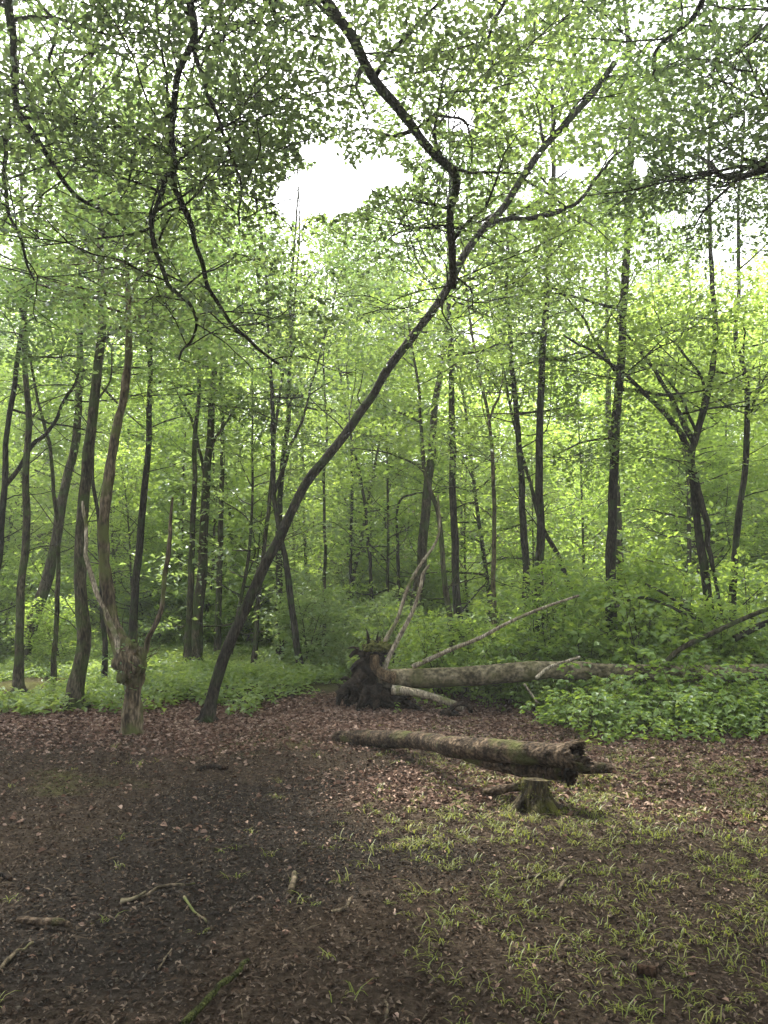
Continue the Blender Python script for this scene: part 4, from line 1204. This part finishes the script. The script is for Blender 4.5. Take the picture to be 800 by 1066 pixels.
stick('small straight twig at the bottom edge, centre', [(402, 1062), (404, 1052), (400, 1045)], (3, 2), 'bark_brown', 11)
stick('small twig upright among leaves near the bottom left', [(165, 1012), (172, 1000), (180, 990)], (2.5, 1.5), 'bark_brown', 12)
stick('dark flat stick on the litter, left of the log seat', [(205, 803), (220, 800), (236, 803)], (5, 4), 'rot', 13, lift=.02)
stick('short dark wood chunk among grass at lower right', [(664, 1016), (674, 1018), (684, 1020)], (12, 10), 'rot', 14, 'wood_chunk', .03)
stick('dark root showing above the soil below the left edge of the clearing', [(-5, 915), (3, 913), (12, 917)], (9, 4), 'rot', 15, 'wood_chunk', .01)

# ------------------------------------------------------------------ moist air
hm, hn, hl, ho = newmat('air')
pv = hn.new('ShaderNodeVolumePrincipled'); pv.inputs['Density'].default_value = 0.002
pv.inputs['Color'].default_value = (.93, .97, .95, 1); pv.inputs['Anisotropy'].default_value = 0.35
hl.new(pv.outputs[0], ho.inputs['Volume'])
mb = MB()
x0, x1, y0, y1, z0_, z1 = -75, 75, -12, 112, -3, 48
V = np.array([(x, y, z) for x in (x0, x1) for y in (y0, y1) for z in (z0_, z1)], float)
mb.add(V, np.array(((0, 1, 3, 2), (4, 6, 7, 5), (0, 4, 5, 1), (2, 3, 7, 6), (0, 2, 6, 4), (1, 5, 7, 3))), 0, False)
tag(mb.obj('haze', hm), 'faint pale moist air between the trees', 'haze', kind='stuff')

# ------------------------------------------------------------------ each repeat gets its own description
ORD = ['', 'second ', 'third ', 'fourth ', 'fifth ', 'sixth ', 'seventh ', 'eighth ', 'ninth ', 'tenth ', 'eleventh ', 'twelfth ', 'thirteenth ', 'fourteenth ',
       'fifteenth ', 'sixteenth ', 'seventeenth ', 'eighteenth ', 'nineteenth ', 'twentieth ']
def relabel(group, noun, marks):
    xs = [m[0] for m in marks]; bins = {}
    for o in C.objects:
        if o.parent is None and o.get('group') == group:
            px, py = proj(np.array([[o.location.x, o.location.y, o.location.z + .5]]))
            k = int(np.searchsorted(xs, px[0]))
            bins.setdefault(k, []).append((o.location.y, o))
    for k, lst in bins.items():
        lst.sort(key=lambda t: t[0])
        where = ('left of ' + marks[0][1]) if k == 0 else ('right of ' + marks[-1][1]) if k == len(marks) else 'between %s and %s' % (marks[k - 1][1], marks[k][1])
        for i_, (_, o) in enumerate(lst):
            o['label'] = (ORD[i_] if i_ < 20 else '') + 'nearest ' + noun + ' ' + where
MK = [(0, 'the photo edge'), (80, 'winding trunk'), (138, 'pollard'), (205, 'paired trunks'), (260, 'leaning trunk'), (315, 'forked trunk'), (385, 'root plate'),
      (478, 'straight centre trunk'), (556, 'twin trunks'), (638, 'black trunk'), (745, 'forked right tree'), (800, 'the right edge')]
relabel(GA, 'tall slim deep-wood tree', MK)
relabel(GB, 'low-branched sapling', MK)
relabel(GC, 'rounded green bush', MK)
relabel(GD, 'young spreading tree', MK)
relabel(GS, 'tall bright-leaved shrub', MK)
ORD2 = ORD[1:]
br = sorted([o for o in C.objects if o.parent is None and o.get('group') == GBR], key=lambda o: o.location.x)
rows = {'in front of the fallen trunk': lambda y: y < 10.2, 'close against the fallen trunk': lambda y: 10.2 <= y < 11.3,
        'just behind the fallen trunk': lambda y: 11.3 <= y < 12.6, 'on the bank behind the fallen trunk': lambda y: 12.6 <= y < 13.9, 'at the top of the bank behind the fallen trunk': lambda y: y >= 13.9}
for w_, fn in rows.items():
    lst = [o for o in br if fn(o.location.y)]
    n_ = len(lst)
    for i_, o in enumerate(lst):
        a_, side = (i_, 'left') if i_ < n_ / 2 else (n_ - 1 - i_, 'right')
        o['label'] = (ORD[a_] if a_ < 20 else '') + 'bramble bush from the ' + side + ' ' + w_ if a_ else side + 'most bramble bush ' + w_
